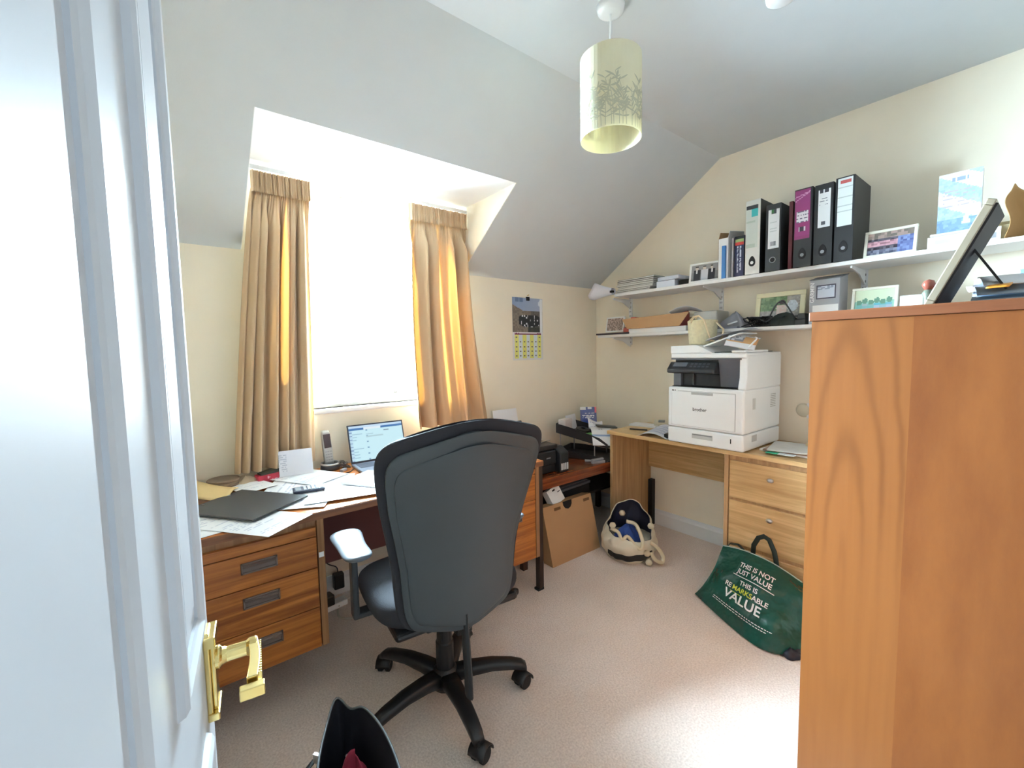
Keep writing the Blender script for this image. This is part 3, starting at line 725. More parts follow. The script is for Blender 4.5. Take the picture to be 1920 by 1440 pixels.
# small books left of the binders
mf = shelf_T('magazine_file', 'white open magazine file beside the small blue books', 'magazine file', 2.60, 1.262, UZ)
build('file_front', MB().box(-.028, .026, 0, .003, 0, .235), white_plastic, mf)
build('file_side', MB().prism([(0, 0), (.20, 0), (.20, .30), (.02, .275), (0, .235)], -.029, -.027, 'x'), cardboard, mf)
build('file_side', MB().prism([(0, 0), (.20, 0), (.20, .30), (.02, .275), (0, .235)], .026, .028, 'x'), white_plastic, mf)
S('slim_book', 'thin bright blue book standing in front of the magazine file', 'book', MB().box(-.011, .011, 0, .016, 0, .19), M('bright_blue_cover', (52, 124, 190), .4), (2.588, 1.255, UZ), -90, bev=.002)
S('slim_book', 'thin grey book between the blue and navy books', 'book', MB().box(-.005, .005, 0, .15, 0, .225), M('grey_cover', (170, 164, 172), .5), (2.60, 1.208, UZ), -90, bev=.001)
nb = shelf_T('dictionary', 'thick navy reference book with red and green spine bands', 'book', 2.595, 1.168, UZ)
def spine_n(u, v):
    if v > .93: return (34, 40, 46)
    if v > .86: return (150, 170, 110)
    if v > .78: return (206, 70, 62)
    if .1 < v < .74 and (.28 < u < .42 or .56 < u < .68) and hsh(int(v * 40), int(u * 8)) > .35: return (190, 196, 216)
    return (42, 46, 84)
build('cover', MB().box(-.026, .026, 0, .15, 0, .003).box(-.027, -.024, 0, .15, 0, .228).box(.024, .027, 0, .15, 0, .228), M('navy_cover', (36, 40, 66), .45), nb)
build('spine', MB().grid(lambda u, v: (-.027 + .054 * u, -.003 + .006 * (2 * u - 1) ** 2, .228 * v), 14, 40, spine_n), GLOSSPRINT, nb)
build('page_block', MB().box(-.023, .023, .003, .146, .003, .222), paper, nb)
# framed photographs
def photo_frame(label, w, h, loc, yaw, fm, fw, picf, nx=36, ny=26, lean=10, group='framed photographs on the shelves', mount=0, back=True):
    t = T('photo_frame', label, 'photo frame', loc, 0, group); t.rotation_euler = Euler((math.radians(-lean), 0, math.radians(-90 + yaw)), 'XYZ')
    f = MB()
    f.box(-w / 2, w / 2, 0, .014, 0, fw).box(-w / 2, w / 2, 0, .014, h - fw, h).box(-w / 2, -w / 2 + fw, 0, .014, fw, h - fw).box(w / 2 - fw, w / 2, 0, .014, fw, h - fw)
    build('frame', f, fm, t, bev=.0015)
    build('photograph', MB().grid(lambda u, v: (-w / 2 + fw + (w - 2 * fw) * u, .005, fw + (h - 2 * fw) * v), nx, ny, picf), GLOSSPRINT, t)
    build('backing', MB().box(-w / 2 + fw * .5, w / 2 - fw * .5, .0065, .013, fw * .5, h - fw * .5), matt_black, t)
    build('strut', MB().box(-.015, .015, .012, .016, .01, h * .7, rot=(math.radians(lean * 2 + 4), 0, 0), piv=(0, .014, h * .7)), matt_black, t)
    return t
def wed(u, v):
    for cx, dark in ((.2, 1), (.48, 0), (.74, 1)):
        if abs(u - cx) < .05 and .70 < v < .86: return (210, 200, 190)
        if abs(u - cx) < .05 and .86 <= v < .94: return (70, 66, 64)
        if abs(u - cx) < .13 - .05 * max(0, v - .55) and v < .70:
            if dark: return (226, 226, 226) if abs(u - cx) < .025 and v > .45 else (48, 48, 54)
            return (206, 208, 216) if v > .1 else (190, 192, 200)
    return (150, 150, 150) if v > .55 else (110, 112, 112) if v < .1 else (132, 134, 136)
cream_fr = M('cream_frame', (232, 228, 212), .4); white_fr = M('white_frame', (242, 242, 240), .4); pale_fr = M('pale_yellow_frame', (236, 232, 196), .45)
photo_frame('white photo frame with black and white group left of the books', .19, .122, (2.60, 1.378, UZ), 6, white_fr, .012, wed, lean=10)
def din(u, v):
    q = hsh(int(u * 14), int(v * 9), 5)
    if v > .72: return (110 + 70 * q, 104 + 50 * q, 96 + 50 * q)
    if u > .66: return (84 + 50 * q, 92 + 60 * q, 140 + 60 * q)
    if .4 < v < .6: return (150 + 70 * q, 110 + 60 * q, 120 + 60 * q)
    if v < .25: return (70 + 80 * q, 72 + 80 * q, 92 + 80 * q)
    return (52 + 60 * q, 46 + 60 * q, 56 + 60 * q)
photo_frame('cream frame with a bluish dinner photograph right of the binders', .186, .128, (2.60, .508, UZ), 0, cream_fr, .012, din, lean=12)
def sep(u, v):
    q = hsh(int(u * 18), int(v * 10), 8); return (120 + 90 * q, 104 + 84 * q, 96 + 80 * q)
photo_frame('small white frame with faded sepia photograph at the corner end', .165, .112, (2.615, 2.075, LZ + .0205), 0, white_fr, .009, sep, lean=9)
def gard(u, v):
    q = hsh(int(u * 22), int(v * 16), 4)
    if (u - .82) ** 2 * 3 + (v - .62) ** 2 < .05 and u > .7: return (196 + 30 * q, 206 + 30 * q, 214 + 30 * q)
    if (u - .56) ** 2 + (v - .78) ** 2 < .007: return (60, 50, 54)
    if abs(u - .55) < .14 - .1 * abs(v - .55) and .3 < v < .68: return (220, 190 + 20 * q, 180 + 20 * q)
    if v > .45 and u < .68: return (84 + 60 * q, 112 + 60 * q, 76 + 50 * q)
    return (150 + 40 * q, 146 + 40 * q, 140 + 40 * q)
photo_frame('large pale yellow frame with a garden photograph behind the cables', .255, .20, (2.715, 1.002, LZ), 0, pale_fr, .026, gard, 40, 30, lean=8)
def grn(u, v):
    for i in range(6):
        c = .12 + .15 * i
        if (u - c) ** 2 + ((v - .58 - .05 * (i % 2)) * .8) ** 2 < .005: return (110, 150, 128)
        if abs(u - c) < .075 and v < .52: return (104 + 70 * hsh(i, int(v * 9)), 178, 166 + 30 * hsh(i, 3))
    return (214, 226, 196) if v > .62 else (150, 196, 180)
photo_frame('cream frame with a pale green group picture beside the sat nav box', .172, .165, (2.615, .560, LZ), 0, cream_fr, .012, grn, lean=10)
# papers and boxes, left end of upper shelf
mag_cols = [(176, 174, 166), (120, 116, 106), (222, 220, 214), (140, 136, 124), (228, 226, 222), (150, 144, 134), (84, 80, 74), (150, 146, 134)]
mag_lab = ['grey magazine at the bottom of the pile at the shelf end', 'pale grey magazine second from the bottom of the corner pile', 'white magazine third from the bottom of the corner pile', 'buff magazine in the middle of the corner pile', 'white magazine just above the middle of the corner pile', 'beige magazine third from the top of the corner pile', 'dark grey magazine second from the top of the corner pile', 'cream magazine on top of the corner pile with dark cover edge']
z = UZ
for i, c in enumerate(mag_cols):
    h = .010 + .003 * hsh(i, 1); yaw = -4 + 8 * hsh(i, 2)
    t = T('magazine', mag_lab[i], 'magazine', (2.71 + .01 * hsh(i, 5), 1.885 + .015 * hsh(i, 6), z), yaw, 'magazines piled on the upper shelf')
    cvc = M('mag_cover_%d' % i, c, .4)
    build('cover', MB().box(-.108, .108, -.150, .150, h - .0022, h), cvc, t); build('back_cover', MB().box(-.108, .108, -.150, .150, 0, .0022), cvc, t)
    build('pages', MB().box(-.104, .104, -.146, .146, .0022, h - .0022), M('page_edges', (236, 235, 230), .8, bump=.3, bscale=600), t)
    z += h + .0006
S('white_box', 'small white box under the grey book on the upper shelf', 'box', MB().box(0, .135, 0, .15, 0, .045), M('pale_blue_white', (224, 230, 242), .5), (2.61, 1.715, UZ), -90, bev=.002)
S('paperback', 'pale blue-grey book lying on the small white box', 'book', MB().box(0, .155, 0, .19, 0, .024), M('pale_blue_book', (208, 216, 230), .5), (2.60, 1.700, UZ + .0455), -92, bev=.002)
S('black_case', 'black case lying beside the small white box on upper shelf', 'case', MB().box(0, .075, 0, .12, 0, .038), matt_black, (2.63, 1.565, UZ), -90, bev=.006)
sc = T('paper_roll', 'rolled white papers sticking out past the upper shelf end', 'paper roll', (2.60, 2.07, UZ + .012), 0)
def rollf(u, v):
    a = 2 * PI * (u * 1.15); r = .026 + .040 * v ** 1.3 + .004 * u; k = 1 + .16 * math.sin(3 * a + 1) * v
    return (r * k * math.cos(a) - .02 * v, .15 * v + .03 * math.sin(2 * a) * v, .012 + r * k * .85 * math.sin(a) + .015 * v)
build('outer_sheet', MB().grid(rollf, 40, 8), M('bluish_paper', (228, 230, 240), .7), sc, smooth=True, solid=.0008)
build('inner_sheet', MB().grid(lambda u, v: tuple(.72 * c if i != 1 else c * .93 + .005 for i, c in enumerate(rollf(u, v))), 40, 8), paper, sc, smooth=True, solid=.0008)
build('bulldog_clip', MB().box(-.012, .012, -.012, .012, -.012, .004), matt_black, sc, bev=.002, loc=(-.03, -.012, .010))
# right-hand end of the upper shelf
wb = shelf_T('stationery_box', 'flat white box of cards under the upright blue sailing book', 'box', 2.60, .300, UZ)
build('tray', MB().box(-.080, .080, 0, .17, 0, .050), white_plastic, wb, bev=.002)
build('label', MB().grid(lambda u, v: (-.07 + .14 * u, -.0008, .008 + .034 * v), 10, 8, lambda u, v: (196, 202, 206) if .2 < v < .8 and .06 < u < .9 else (236, 238, 238)), PRINT, wb)
build('lid', MB().box(-.072, .085, -.006, .17, .050, .060), M('grey_white_card', (216, 216, 212), .6), wb, bev=.003)
def sail(u, v):
    q = hsh(int(u * 9 + v * 5), int(v * 22 - u * 6), 7)
    if abs(u - .68) < .10 * (1 - (v - .12) / .24) and .12 < v < .36: return (246, 250, 252)
    if .40 < v < .70 and int(v * 48) % 3 == 0 and .12 < u < .85 and hsh(int(u * 30), int(v * 48)) > .4: return (186, 176, 200)
    if .86 < v < .92 and .3 < u < .7: return (150, 166, 190) if hsh(int(u * 30)) > .4 else (226, 236, 246)
    base = (236, 244, 250) if math.sin(v * 13 + u * 4) > 0 else (186, 210, 232)
    if v < .22: base = (150, 180, 212)
    return tuple(b - 26 * q for b in base)
bk = shelf_T('picture_book', 'large pale blue book with white sailing boat standing upright', 'book', 2.625, .292, UZ + .061)
build('front_cover', MB().grid(lambda u, v: (-.064 + .128 * u, 0, .245 * v), 26, 48, sail), GLOSSPRINT, bk)
build('page_block', MB().box(-.064, .064, .0008, .03, 0, .243), paper, bk, bev=.003)
S('card', 'small white card with grey print at the wardrobe end of the shelf', 'card', wallpic(.045, .05, lambda u, v: (150, 152, 156) if .2 < v < .6 and .25 < u < .75 else (240, 240, 236), 12, 12), PRINT, (2.59, .19, UZ), -90, solid=.004)
S('paper_stack', 'buff envelopes lying behind the sailing book', 'envelopes', MB().box(-.06, .05, 0, .16, 0, .07).box(-.055, .06, .02, .16, .07, .085), M('buff_paper', (206, 196, 160), .7), (2.68, .175, UZ), -90, bev=.002)
def envf(u, v):
    return ((u - .5) * .12 * (1 - .35 * v) + .012 * math.sin(PI * v * 2), .03 * math.sin(PI * u) + .02 * v, .235 * v - .19 * abs(u - .3) * v * v - .02 * math.sin(6 * u) * v)
S('brown_envelope', 'crumpled brown paper bag standing at the far right of the upper shelf', 'paper bag', MB().grid(envf, 14, 16), M('kraft_paper', (184, 142, 90), .8, bump=.2, bscale=25), (2.60, .105, UZ), -60, smooth=True, solid=.002)
z = UZ
for i, (c, lb) in enumerate((((64, 60, 66), 'dark magazine lowest in the pile beside the brown bag'), ((170, 168, 174), 'grey magazine in the pile beside the brown bag'), ((50, 48, 56), 'black magazine in the pile beside the brown bag'), ((206, 206, 214), 'pale magazine on top of the pile beside the brown bag'))):
    S('magazine', lb, 'magazine', MB().box(-.1, .1, 0, .21, 0, .013), M('pile_mag_%d' % i, c, .4), (2.605, .0 - .01 * hsh(i, 3), z), -90 + 6 * hsh(i), bev=.001, group='dark magazines at the right end of the upper shelf'); z += .0135

# ================================================================ things on the lower shelf
S('document_wallet', 'flat black folder lying under the sepia photo frame', 'folder', MB().box(0, .30, -.005, .23, 0, .012), M('navy_black_card', (52, 48, 62), .5), (2.592, 2.225, LZ + .0005), -90, bev=.001)
ct = shelf_T('cardboard_tray', 'open brown cardboard carton with white base on the lower shelf', 'carton', 2.600, 1.93, LZ)
build('base', MB().box(0, .44, -.004, .20, 0, .034), white_plastic, ct, bev=.002)
build('flap', MB().prism([(-.045, .104), (.47, .118), (.405, .034), (.0, .034)], -.022, -.019, 'y'), cardboard, ct)
build('rear_wall', MB().box(.0, .44, .197, .20, .034, .10), cardboard, ct)
bx = shelf_T('food_packet', 'red and cream packet tucked behind the cardboard carton', 'packet', 2.66, 2.03, LZ + .0005)
build('packet_front', MB().grid(lambda u, v: (.11 * u, 0, .12 * v), 14, 12, lambda u, v: (196, 82, 70) if hsh(int(u * 6), int(v * 5), 2) > .45 else (232, 220, 196)), PRINT, bx)
build('packet_body', MB().box(0, .11, .001, .06, 0, .119), M('red_card', (188, 86, 72), .5), bx)
S('packet', 'small red packet lying in front of the carton near the sepia frame', 'packet', MB().box(0, .05, 0, .03, 0, .03), M('red_card', (188, 86, 72), .5), (2.605, 1.985, LZ + .0125), -80, bev=.004)
S('red_purse', 'rounded red purse poking up behind the cardboard carton', 'purse', MB().lathe([(0, 0), (.036, 0), (.044, .07), (.044, .125), (.03, .155), (0, .165)], 20), M('dull_red_leather', (168, 84, 78), .5), (2.745, 1.60, LZ + .0005), smooth=True)
S('loose_paper', 'folded white sheet draped over the end of the carton', 'paper', sheet(.20, .13, None, 12, 8, lambda u, v: (.0, 0, .03 * math.sin(PI * u) - .02 * v)), paper, (2.66, 1.52, LZ + .128), -90 + 14, smooth=True, solid=.001)
S('grey_box', 'translucent grey storage box behind the straw basket', 'box', MB().box(0, .15, 0, .16, 0, .12), M('frosted_grey', (186, 184, 176), .4), (2.66, 1.475, LZ), -90, bev=.006)
def lump(rx, ry, rz, seed, n=20):
    r = random.Random(seed); p = [r.uniform(0, 6.28) for _ in range(8)]
    def f(u, v):
        a = 2 * PI * u; b = PI * .5 * v
        k = 1 + .12 * math.sin(3 * a + p[0]) + .08 * math.sin(5 * a + p[1] + 4 * v) + .06 * math.sin(8 * a + p[2])
        return (rx * k * math.cos(a) * math.cos(b), ry * k * math.sin(a) * math.cos(b), rz * (math.sin(b)) * (1 + .18 * math.sin(2 * a + p[3]) + .1 * math.sin(5 * a + p[4])))
    return MB().grid(f, n * 2, 10, wrapu=True)
S('grey_bag', 'crumpled grey cloth bag on the lower shelf above the printer papers', 'bag', lump(.07, .085, .085, 4), M('grey_cloth', (150, 152, 160), .7, bump=.3, bscale=40), (2.71, 1.235, LZ + .002), smooth=True)
S('notebook', 'thin grey-blue notebook under the crumpled grey bag', 'notebook', MB().box(0, .15, 0, .10, 0, .010), M('grey_blue_cover', (150, 154, 172), .5), (2.606, 1.33, LZ + .0005), -88)
S('usb_stick', 'white stick lying across the front of the grey bag', 'stick', MB().box(-.028, .028, -.006, .006, -.004, .004), white_plastic, (2.625, 1.212, LZ + .033), -90, rot=(0, -.3, math.radians(-80)), bev=.002)
def cables(n, cx, cy, cz, sx, sy, sz, r, seed, loops=5):
    q = random.Random(seed); mb = MB()
    for k in range(n):
        p = [q.uniform(0, 6.28) for _ in range(6)]; pts = []
        for i in range(46):
            t = i / 45 * 2 * PI * loops
            pts.append((cx + sx * (.6 * math.cos(t + p[0]) + .4 * math.cos(1.7 * t + p[1])), cy + sy * (.6 * math.sin(t + p[2]) + .4 * math.sin(1.31 * t + p[3])), cz + sz * (.5 + .5 * math.sin(.9 * t + p[4]))))
        mb.tube(pts, r, 5)
    return mb
S('cable_tangle', 'tangle of black charging cables on the lower shelf', 'cables', cables(3, 0, 0, .004, .05, .085, .055, .0032, 3), black_plastic, (2.665, 1.075, LZ))
hdp = T('headset', 'black headset with curved band lying in front of the garden photograph', 'headset', (2.655, .945, LZ), 0)
build('ear_pad', lump(.045, .075, .06, 9), M('dark_green_black', (34, 44, 42), .6, bump=.3, bscale=60), hdp, smooth=True)
build('headband', MB().tube([(-.01, .075 - .15 * t, .05 + .095 * math.sin(PI * min(1, t * 1.25)) * (1 - .3 * t)) for t in [i / 16 for i in range(17)]], .004, 6), black_plastic, hdp)
build('lead', MB().tube([(-.02, -.06, .03), (-.035, -.055, .018), (-.04, -.05, .006), (-.045, -.03, .004)], .003, 6), black_plastic, hdp)
S('black_box', 'black flat charger box half hidden behind the wardrobe corner', 'charger', MB().box(0, .05, 0, .10, 0, .03).prism([(.006, .03), (.046, .03), (.042, .062), (.01, .062)], .015, .09, 'y'), black_plastic, (2.62, .886, LZ), -90, bev=.003)
gn = shelf_T('sat_nav_box', 'grey boxed sat nav with a screen picture on the lower shelf', 'box', 2.615, .755, LZ, None, 0, -4)
build('carton', MB().prism([(0, 0), (.10, 0), (.10, .245), (.0, .222)], -.066, .066, 'x'), M('grey_carton', (168, 170, 176), .5), gn, bev=.001)
build('carton_top', MB().prism([(.0, .2225), (.10, .2455), (.10, .25), (.0, .227)], -.068, .070, 'x'), M('dark_grey_carton', (104, 106, 110), .5), gn)
build('screen_picture', MB().grid(lambda u, v: (-.035 + .085 * u, -.0012, .125 + .07 * v), 16, 12, lambda u, v: (70, 70, 84) if u < .08 or u > .92 or v < .1 or v > .9 else ((206, 214, 226) if v < .7 or hsh(int(u * 9), int(v * 8)) > .4 else (150, 160, 180))), PRINT, gn)
build('white_panel', MB().box(-.05, .062, -.0012, 0, .01, .095), white_plastic, gn)
build('lettering', text_mb('GARMIN', .026, lambda x, y: (-.052 - y, -.0016, .16 + x), space=1.05), white_paint, gn)
S('white_box', 'small white box with a grey button beside the green group picture', 'box', MB().box(0, .078, 0, .08, 0, .108), white_plastic, (2.62, .465, LZ), -90, bev=.003)

# ================================================================ on top of the wardrobe
lf = T('photo_frame', 'photo frame seen edge-on leaning back on top of the wardrobe', 'photo frame', (1.312, .19, WT), 0, 'framed photographs on the shelves')
lf.rotation_euler = (math.radians(23), 0, 0)
fm = MB(); w_, h_ = .16, .222
for a in ((0, w_, 0, .012), (0, w_, h_ - .012, h_), (0, .012, .012, h_ - .012), (w_ - .012, w_, .012, h_ - .012)): fm.box(a[0], a[1], -.012, .003, a[2], a[3])
build('frame', fm, M('worn_silver_frame', (176, 164, 144), .4, .3), lf, bev=.002)
build('photograph', MB().box(.012, w_ - .012, -.004, -.002, .012, h_ - .012), M('dull_picture', (120, 116, 112), .3), lf)
build('backing', MB().box(.006, w_ - .006, -.016, -.012, .006, h_ - .006), M('black_backing', (46, 42, 46), .7), lf)
build('strut', MB().box(.05, .075, -.017, -.013, .03, .13, rot=(math.radians(-52), 0, 0), piv=(.06, -.015, .13)), matt_black, lf)
og = T('ornament', 'small dark ornament with round reddish top beside the leaning frame', 'ornament', (1.52, .215, WT), 0)
build('body', MB().lathe([(0, 0), (.014, 0), (.016, .006), (.008, .014), (.009, .03), (.013, .042), (.008, .05), (0, .052)], 18), M('green_grey_glaze', (104, 110, 98), .35), og, smooth=True)
build('top', MB().lathe([(0, -.014), (.009, -.011), (.014, 0), (.010, .010), (0, .014)], 18, (0, 0, .063)), M('red_brown_glaze', (150, 84, 70), .2), og, smooth=True)
pp = [('pale grey plastic folder lowest on the wardrobe top', (166, 182, 198), .0, 2, .004), ('orange strip of card lying across the folders on the wardrobe', (236, 160, 60), .022, -10, .003), ('blue-grey folder above the orange card on the wardrobe', (176, 196, 214), .012, 8, .003), ('white sheet on top of the folders on the wardrobe', (236, 238, 242), .031, 14, .0015)]
for i, (lb, c, dz, yw, th) in enumerate(pp):
    wy = .032 if i == 1 else .10
    S('folder' if i != 1 else 'card_strip', lb, 'folder' if i != 1 else 'card', sheet(.44 if i == 1 else .34, wy, None, 14, 6, lambda u, v, k=i: (0, 0, .018 * math.sin(PI * u * (1 + .3 * k)) + .012 * u * k)), M('wardrobe_paper_%d' % i, c, .45), (1.54, .088 - .01 * (i == 1), WT + .004 + dz), yw * .5 + 3, smooth=True, solid=th)
S('blue_box', 'small pale blue box at the back of the wardrobe top', 'box', MB().box(0, .10, 0, .06, 0, .10), M('pale_blue_card', (140, 176, 214), .5), (1.72, .015, WT), 0, bev=.002)

# ================================================================ multifunction printer
pr = T('laser_printer', 'large white multifunction printer standing on the light oak desk', 'printer', (2.332, 1.449, .775), -90)
PW = .44
wp = M('printer_white', (240, 245, 247), .35); pg = M('printer_grey', (196, 200, 200), .4); pd = M('printer_black', (38, 41, 46), .3); pdd = M('printer_void', (14, 14, 18), .6)
body = MB().prism([(0, .098), (PW, .098), (PW, .336), (0, .336)], 0, .47, 'y')
build('main_body', body, wp, pr, bev=.012, seg=3)
build('rear_body', MB().box(.012, PW - .012, .09, .46, .33, .515), wp, pr, bev=.004)
tr = build('paper_tray', MB().box(0, PW, 0, .47, .006, .096), wp, pr, bev=.01, seg=3)
build('tray_grip', MB().box(.155, .275, -.001, .004, .045, .072), pg, tr)
build('tray_grip_shadow', MB().box(.158, .272, -.0016, .004, .064, .071), M('grip_shadow', (140, 146, 148), .5), tr)
build('level_window', MB().box(.372, .377, -.0012, .003, .045, .07), pdd, tr)
for x in (.03, PW - .05): build('foot', MB().box(x, x + .02, .04, .42, 0, .008), matt_black, pr)
fd = build('front_door', MB().box(.028, PW - .045, -.003, .002, .112, .312), wp, pr, bev=.0022)
gm = MB(); x0, x1, z0, z1 = .027, PW - .044, .111, .313
for a in ((x0, x1, z0, z0 + .0016), (x0, x1, z1, z1 + .0016), (x0, x0 + .0016, z0, z1), (x1, x1 + .0016, z0, z1)): gm.box(a[0], a[1], -.0008, .002, a[2], a[3])
build('door_seam', gm, M('seam_grey', (168, 174, 176), .6), pr)
build('door_grip', MB().box(.15, .275, -.0042, .002, .296, .31), M('grip_grey', (176, 182, 184), .5), fd)
build('lettering', text_mb('brother', .026, lambda x, y: (.20 + x, -.0045, .212 + y), space=1.0), M('logo_grey', (92, 98, 104), .5), fd)
build('usb_port', MB().box(.01, .066, -.0015, .002, .300, .330), wp, pr, bev=.001)
build('port_slot', MB().box(.028, .042, -.0022, 0, .313, .318).box(.048, .051, -.0022, 0, .312, .319), pdd, pr)
# dark output bay with control panel
build('output_bay', MB().box(.012, .30, .062, .09, .337, .50), pdd, pr)
build('bay_side', MB().prism([(.062, .337), (.10, .337), (.10, .50), (.030, .50)], .285, .40, 'x'), M('smoky_grey', (92, 97, 106), .25), pr, bev=.003)
build('bay_side', MB().box(.012, .06, .04, .07, .34, .45), M('smoky_grey', (92, 97, 106), .25), pr, bev=.003)
build('bay_divider', MB().box(.128, .134, .05, .064, .345, .45), M('smoky_dark', (58, 60, 66), .3), pr)
build('bay_floor', MB().prism([(.02, .336), (.10, .336), (.10, .350), (.05, .342)], .012, .40, 'x'), pdd, pr)
cp = build('control_panel', MB().prism([(-.012, .418), (.06, .412), (.07, .47), (.03, .482), (-.012, .440)], -.002, .285, 'x'), pd, pr, bev=.006)
def onp(x, t): return (x, -.012 + .042 * t - .0022, .440 + .042 * t + .0022)
dsp = MB(); b0 = 0
dsp.v = [Vector(onp(.03, .3)), Vector(onp(.115, .3)), Vector(onp(.115, .85)), Vector(onp(.03, .85))]; dsp.face((0, 1, 2, 3))
build('display', dsp, M('lcd_grey', (120, 126, 134), .2), cp)
for i in range(5):
    for j in range(2):
        bt = MB(); x = .135 + .024 * i; bt.v = [Vector(onp(x, .25 + .32 * j)), Vector(onp(x + .016, .25 + .32 * j)), Vector(onp(x + .016, .45 + .32 * j)), Vector(onp(x, .45 + .32 * j))]; bt.face((0, 1, 2, 3))
        build('button', bt, M('button_grey', (74, 78, 84), .4), cp)
build('right_pillar', MB().prism([(.012, .334), (.47, .334), (.47, .52), (.03, .52), (.03, .40), (.018, .36)], .398, PW, 'x'), wp, pr, bev=.008, seg=3)
# scanner and document feeder
build('scanner', MB().box(.004, PW - .002, .022, .47, .502, .532), wp, pr, bev=.006)
build('scanner_seam', MB().box(.008, PW - .03, .0195, .03, .495, .5015), M('smoky_grey', (92, 97, 106), .25), pr)
build('document_feeder', MB().prism([(.004, .532), (.004, .574), (.165, .578), (.195, .565), (.255, .535), (.255, .532)], .02, .42, 'y'), wp, pr, bev=.006)
build('feeder_bay', MB().box(.25, .41, .05, .42, .5325, .537), M('feeder_dark', (62, 72, 70), .4), pr)
ft = MB().prism([(.18, .574), (.38, .638), (.40, .638), (.40, .633), (.38, .631), (.19, .566)], .06, .235, 'y')
build('input_tray', ft, wp, pr, bev=.002)
build('output_lip', MB().box(.36, .435, .02, .30, .533, .545), wp, pr, bev=.004)
build('paper_stop', MB().tube([(.42, .06, .545), (.445, .06, .575), (.468, .06, .60), (.468, .06, .607), (.462, .06, .61)], .0045, 8), wp, pr)
sd = MB()
build('side_label', MB().box(PW - .001, PW + .0008, .10, .135, .225, .285), M('label_grey', (206, 210, 208), .6), pr)
for i in range(8): build('vent_slot', MB().box(PW - .001, PW + .0006, .33, .40, .22 + .01 * i, .224 + .01 * i), M('vent_grey', (176, 180, 178), .6), pr)
build('side_grip', MB().box(PW - .001, PW + .001, .10, .16, .05, .085), pg, pr)
def news(u, v):
    if v > .72: return (206, 210, 216) if hsh(int(u * 20), int(v * 30)) > .4 else (150, 150, 156)
    if .25 < v < .6 and u < .55: return (128, 132, 140) if hsh(int(u * 12), int(v * 12)) > .4 else (196, 200, 206)
    if .2 < v < .6: return (206, 160, 110)
    return (228, 230, 234)
S('newsletter', 'printed leaflet with a photograph curling out of the printer feeder', 'leaflet', sheet(.15, .12, news, 20, 20, lambda u, v: .025 * math.sin(PI * v) - .035 * (1 - v)), PRINT, (2.425, 1.06, .775 + .605), smooth=True, rot=(math.radians(14), math.radians(12), math.radians(-80)), solid=.001)
S('loose_sheets', 'white sheets lying curled on the printer feed tray', 'papers', sheet(.24, .18, None, 16, 12, lambda u, v: .055 * u + .014 * math.sin(PI * u) + .004 * v).grid(lambda u, v: ((u - .5) * .22 - .01, (v - .5) * .17, .008 + .052 * u + .006 * math.sin(PI * v)), 10, 8), M('sheet_bluish', (226, 229, 236), .6), (2.495, 1.145, .775 + .600), smooth=True, rot=(0, 0, math.radians(-86)), solid=.0012)
# straw basket on the printer
bs_ = T('straw_basket', 'small woven straw basket with looped handles on the printer', 'basket', (2.53, 1.345, .775 + .580), 0)
straw = M('woven_straw', (240, 226, 190), .8, bump=.4, bscale=110, var=.22, vscale=70)
prof = [(0, 0), (.070, 0), (.074, .004)]
for i in range(26):
    z = .004 + i * .0054; prof += [(.0745 + .010 * z / .14 + .0012, z + .0013), (.0745 + .010 * z / .14 - .0008, z + .0045)]
prof += [(.080, .146), (.072, .06), (.068, .006), (0, .004)]
build('body', MB().lathe(prof, 40), straw, bs_, smooth=True)
hm = M('twisted_straw', (236, 214, 176), .75)
build('handle', MB().tube([(-.08 * 1, .03, .13), (-.085, .01, .165), (-.082, -.02, .168), (-.086, -.055, .14), (-.088, -.075, .08), (-.086, -.095, .025), (-.075, -.125, .012), (-.06, -.15, .04), (-.045, -.148, .085), (-.03, -.105, .12), (.0, -.08, .135)], .0052, 8), hm, bs_, smooth=True)
build('handle', MB().tube([(.05, .06, .135), (.03, .06, .165), (.0, .035, .17), (-.03, .045, .165), (-.06, .06, .135)], .005, 8), hm, bs_, smooth=True)
# ---- other things on the oak desk
def blue_lines(u, v):
    if .1 < u < .9 and int(v * 36) % 3 == 0 and .12 < v < .92 and hsh(int(v * 36), 4) > .2: return (176, 188, 220)
    return (238, 240, 248)
S('printed_sheet', 'printed white sheet curling up beside the white printer', 'paper', sheet(.20, .27, blue_lines, 20, 30, lambda u, v: (0, 0, .045 * math.sin(PI * min(1, u * 1.05)) * (.6 + .4 * v))), PRINT, (2.49, 1.605, .777), -78, smooth=True, solid=.0008)
tmr = T('room_thermostat', 'small cream device with grey window behind the curling sheet', 'device', (2.72, 1.74, .775), -60)
build('case', MB().prism([(0, 0), (.085, 0), (.085, .045), (.0, .03)], -.05, .05, 'x'), M('cream_plastic', (226, 218, 196), .4), tmr, bev=.003)
build('window', MB().box(-.022, .022, .022, .062, .0, .004, rot=(.174, 0, 0)).xf(Matrix.Translation((0, 0, .0375))), grey_plastic, tmr)
S('tape_measure', 'small black box half under the curling printed sheet', 'box', MB().box(-.03, .03, 0, .06, 0, .03), black_plastic, (2.40, 1.485, .775), -80, bev=.004)
S('envelope', 'white envelope lying at the corner end of the oak desk', 'envelope', MB().box(-.10, .10, -.055, .055, 0, .012), paper, (2.70, 1.86, .7755), -80, bev=.001)
S('pen', 'dark pen lying near the corner end of the oak desk', 'pen', MB().cyl((-.06, 0, .005), (.06, 0, .005), .0048, n=10), black_plastic, (2.52, 1.79, .7755), -70)
lb2 = ['white catalogue at the bottom of the pile right of the printer', 'brown-covered brochure in the pile right of the printer', 'open newspaper lying on the pile right of the printer']
z = .7755
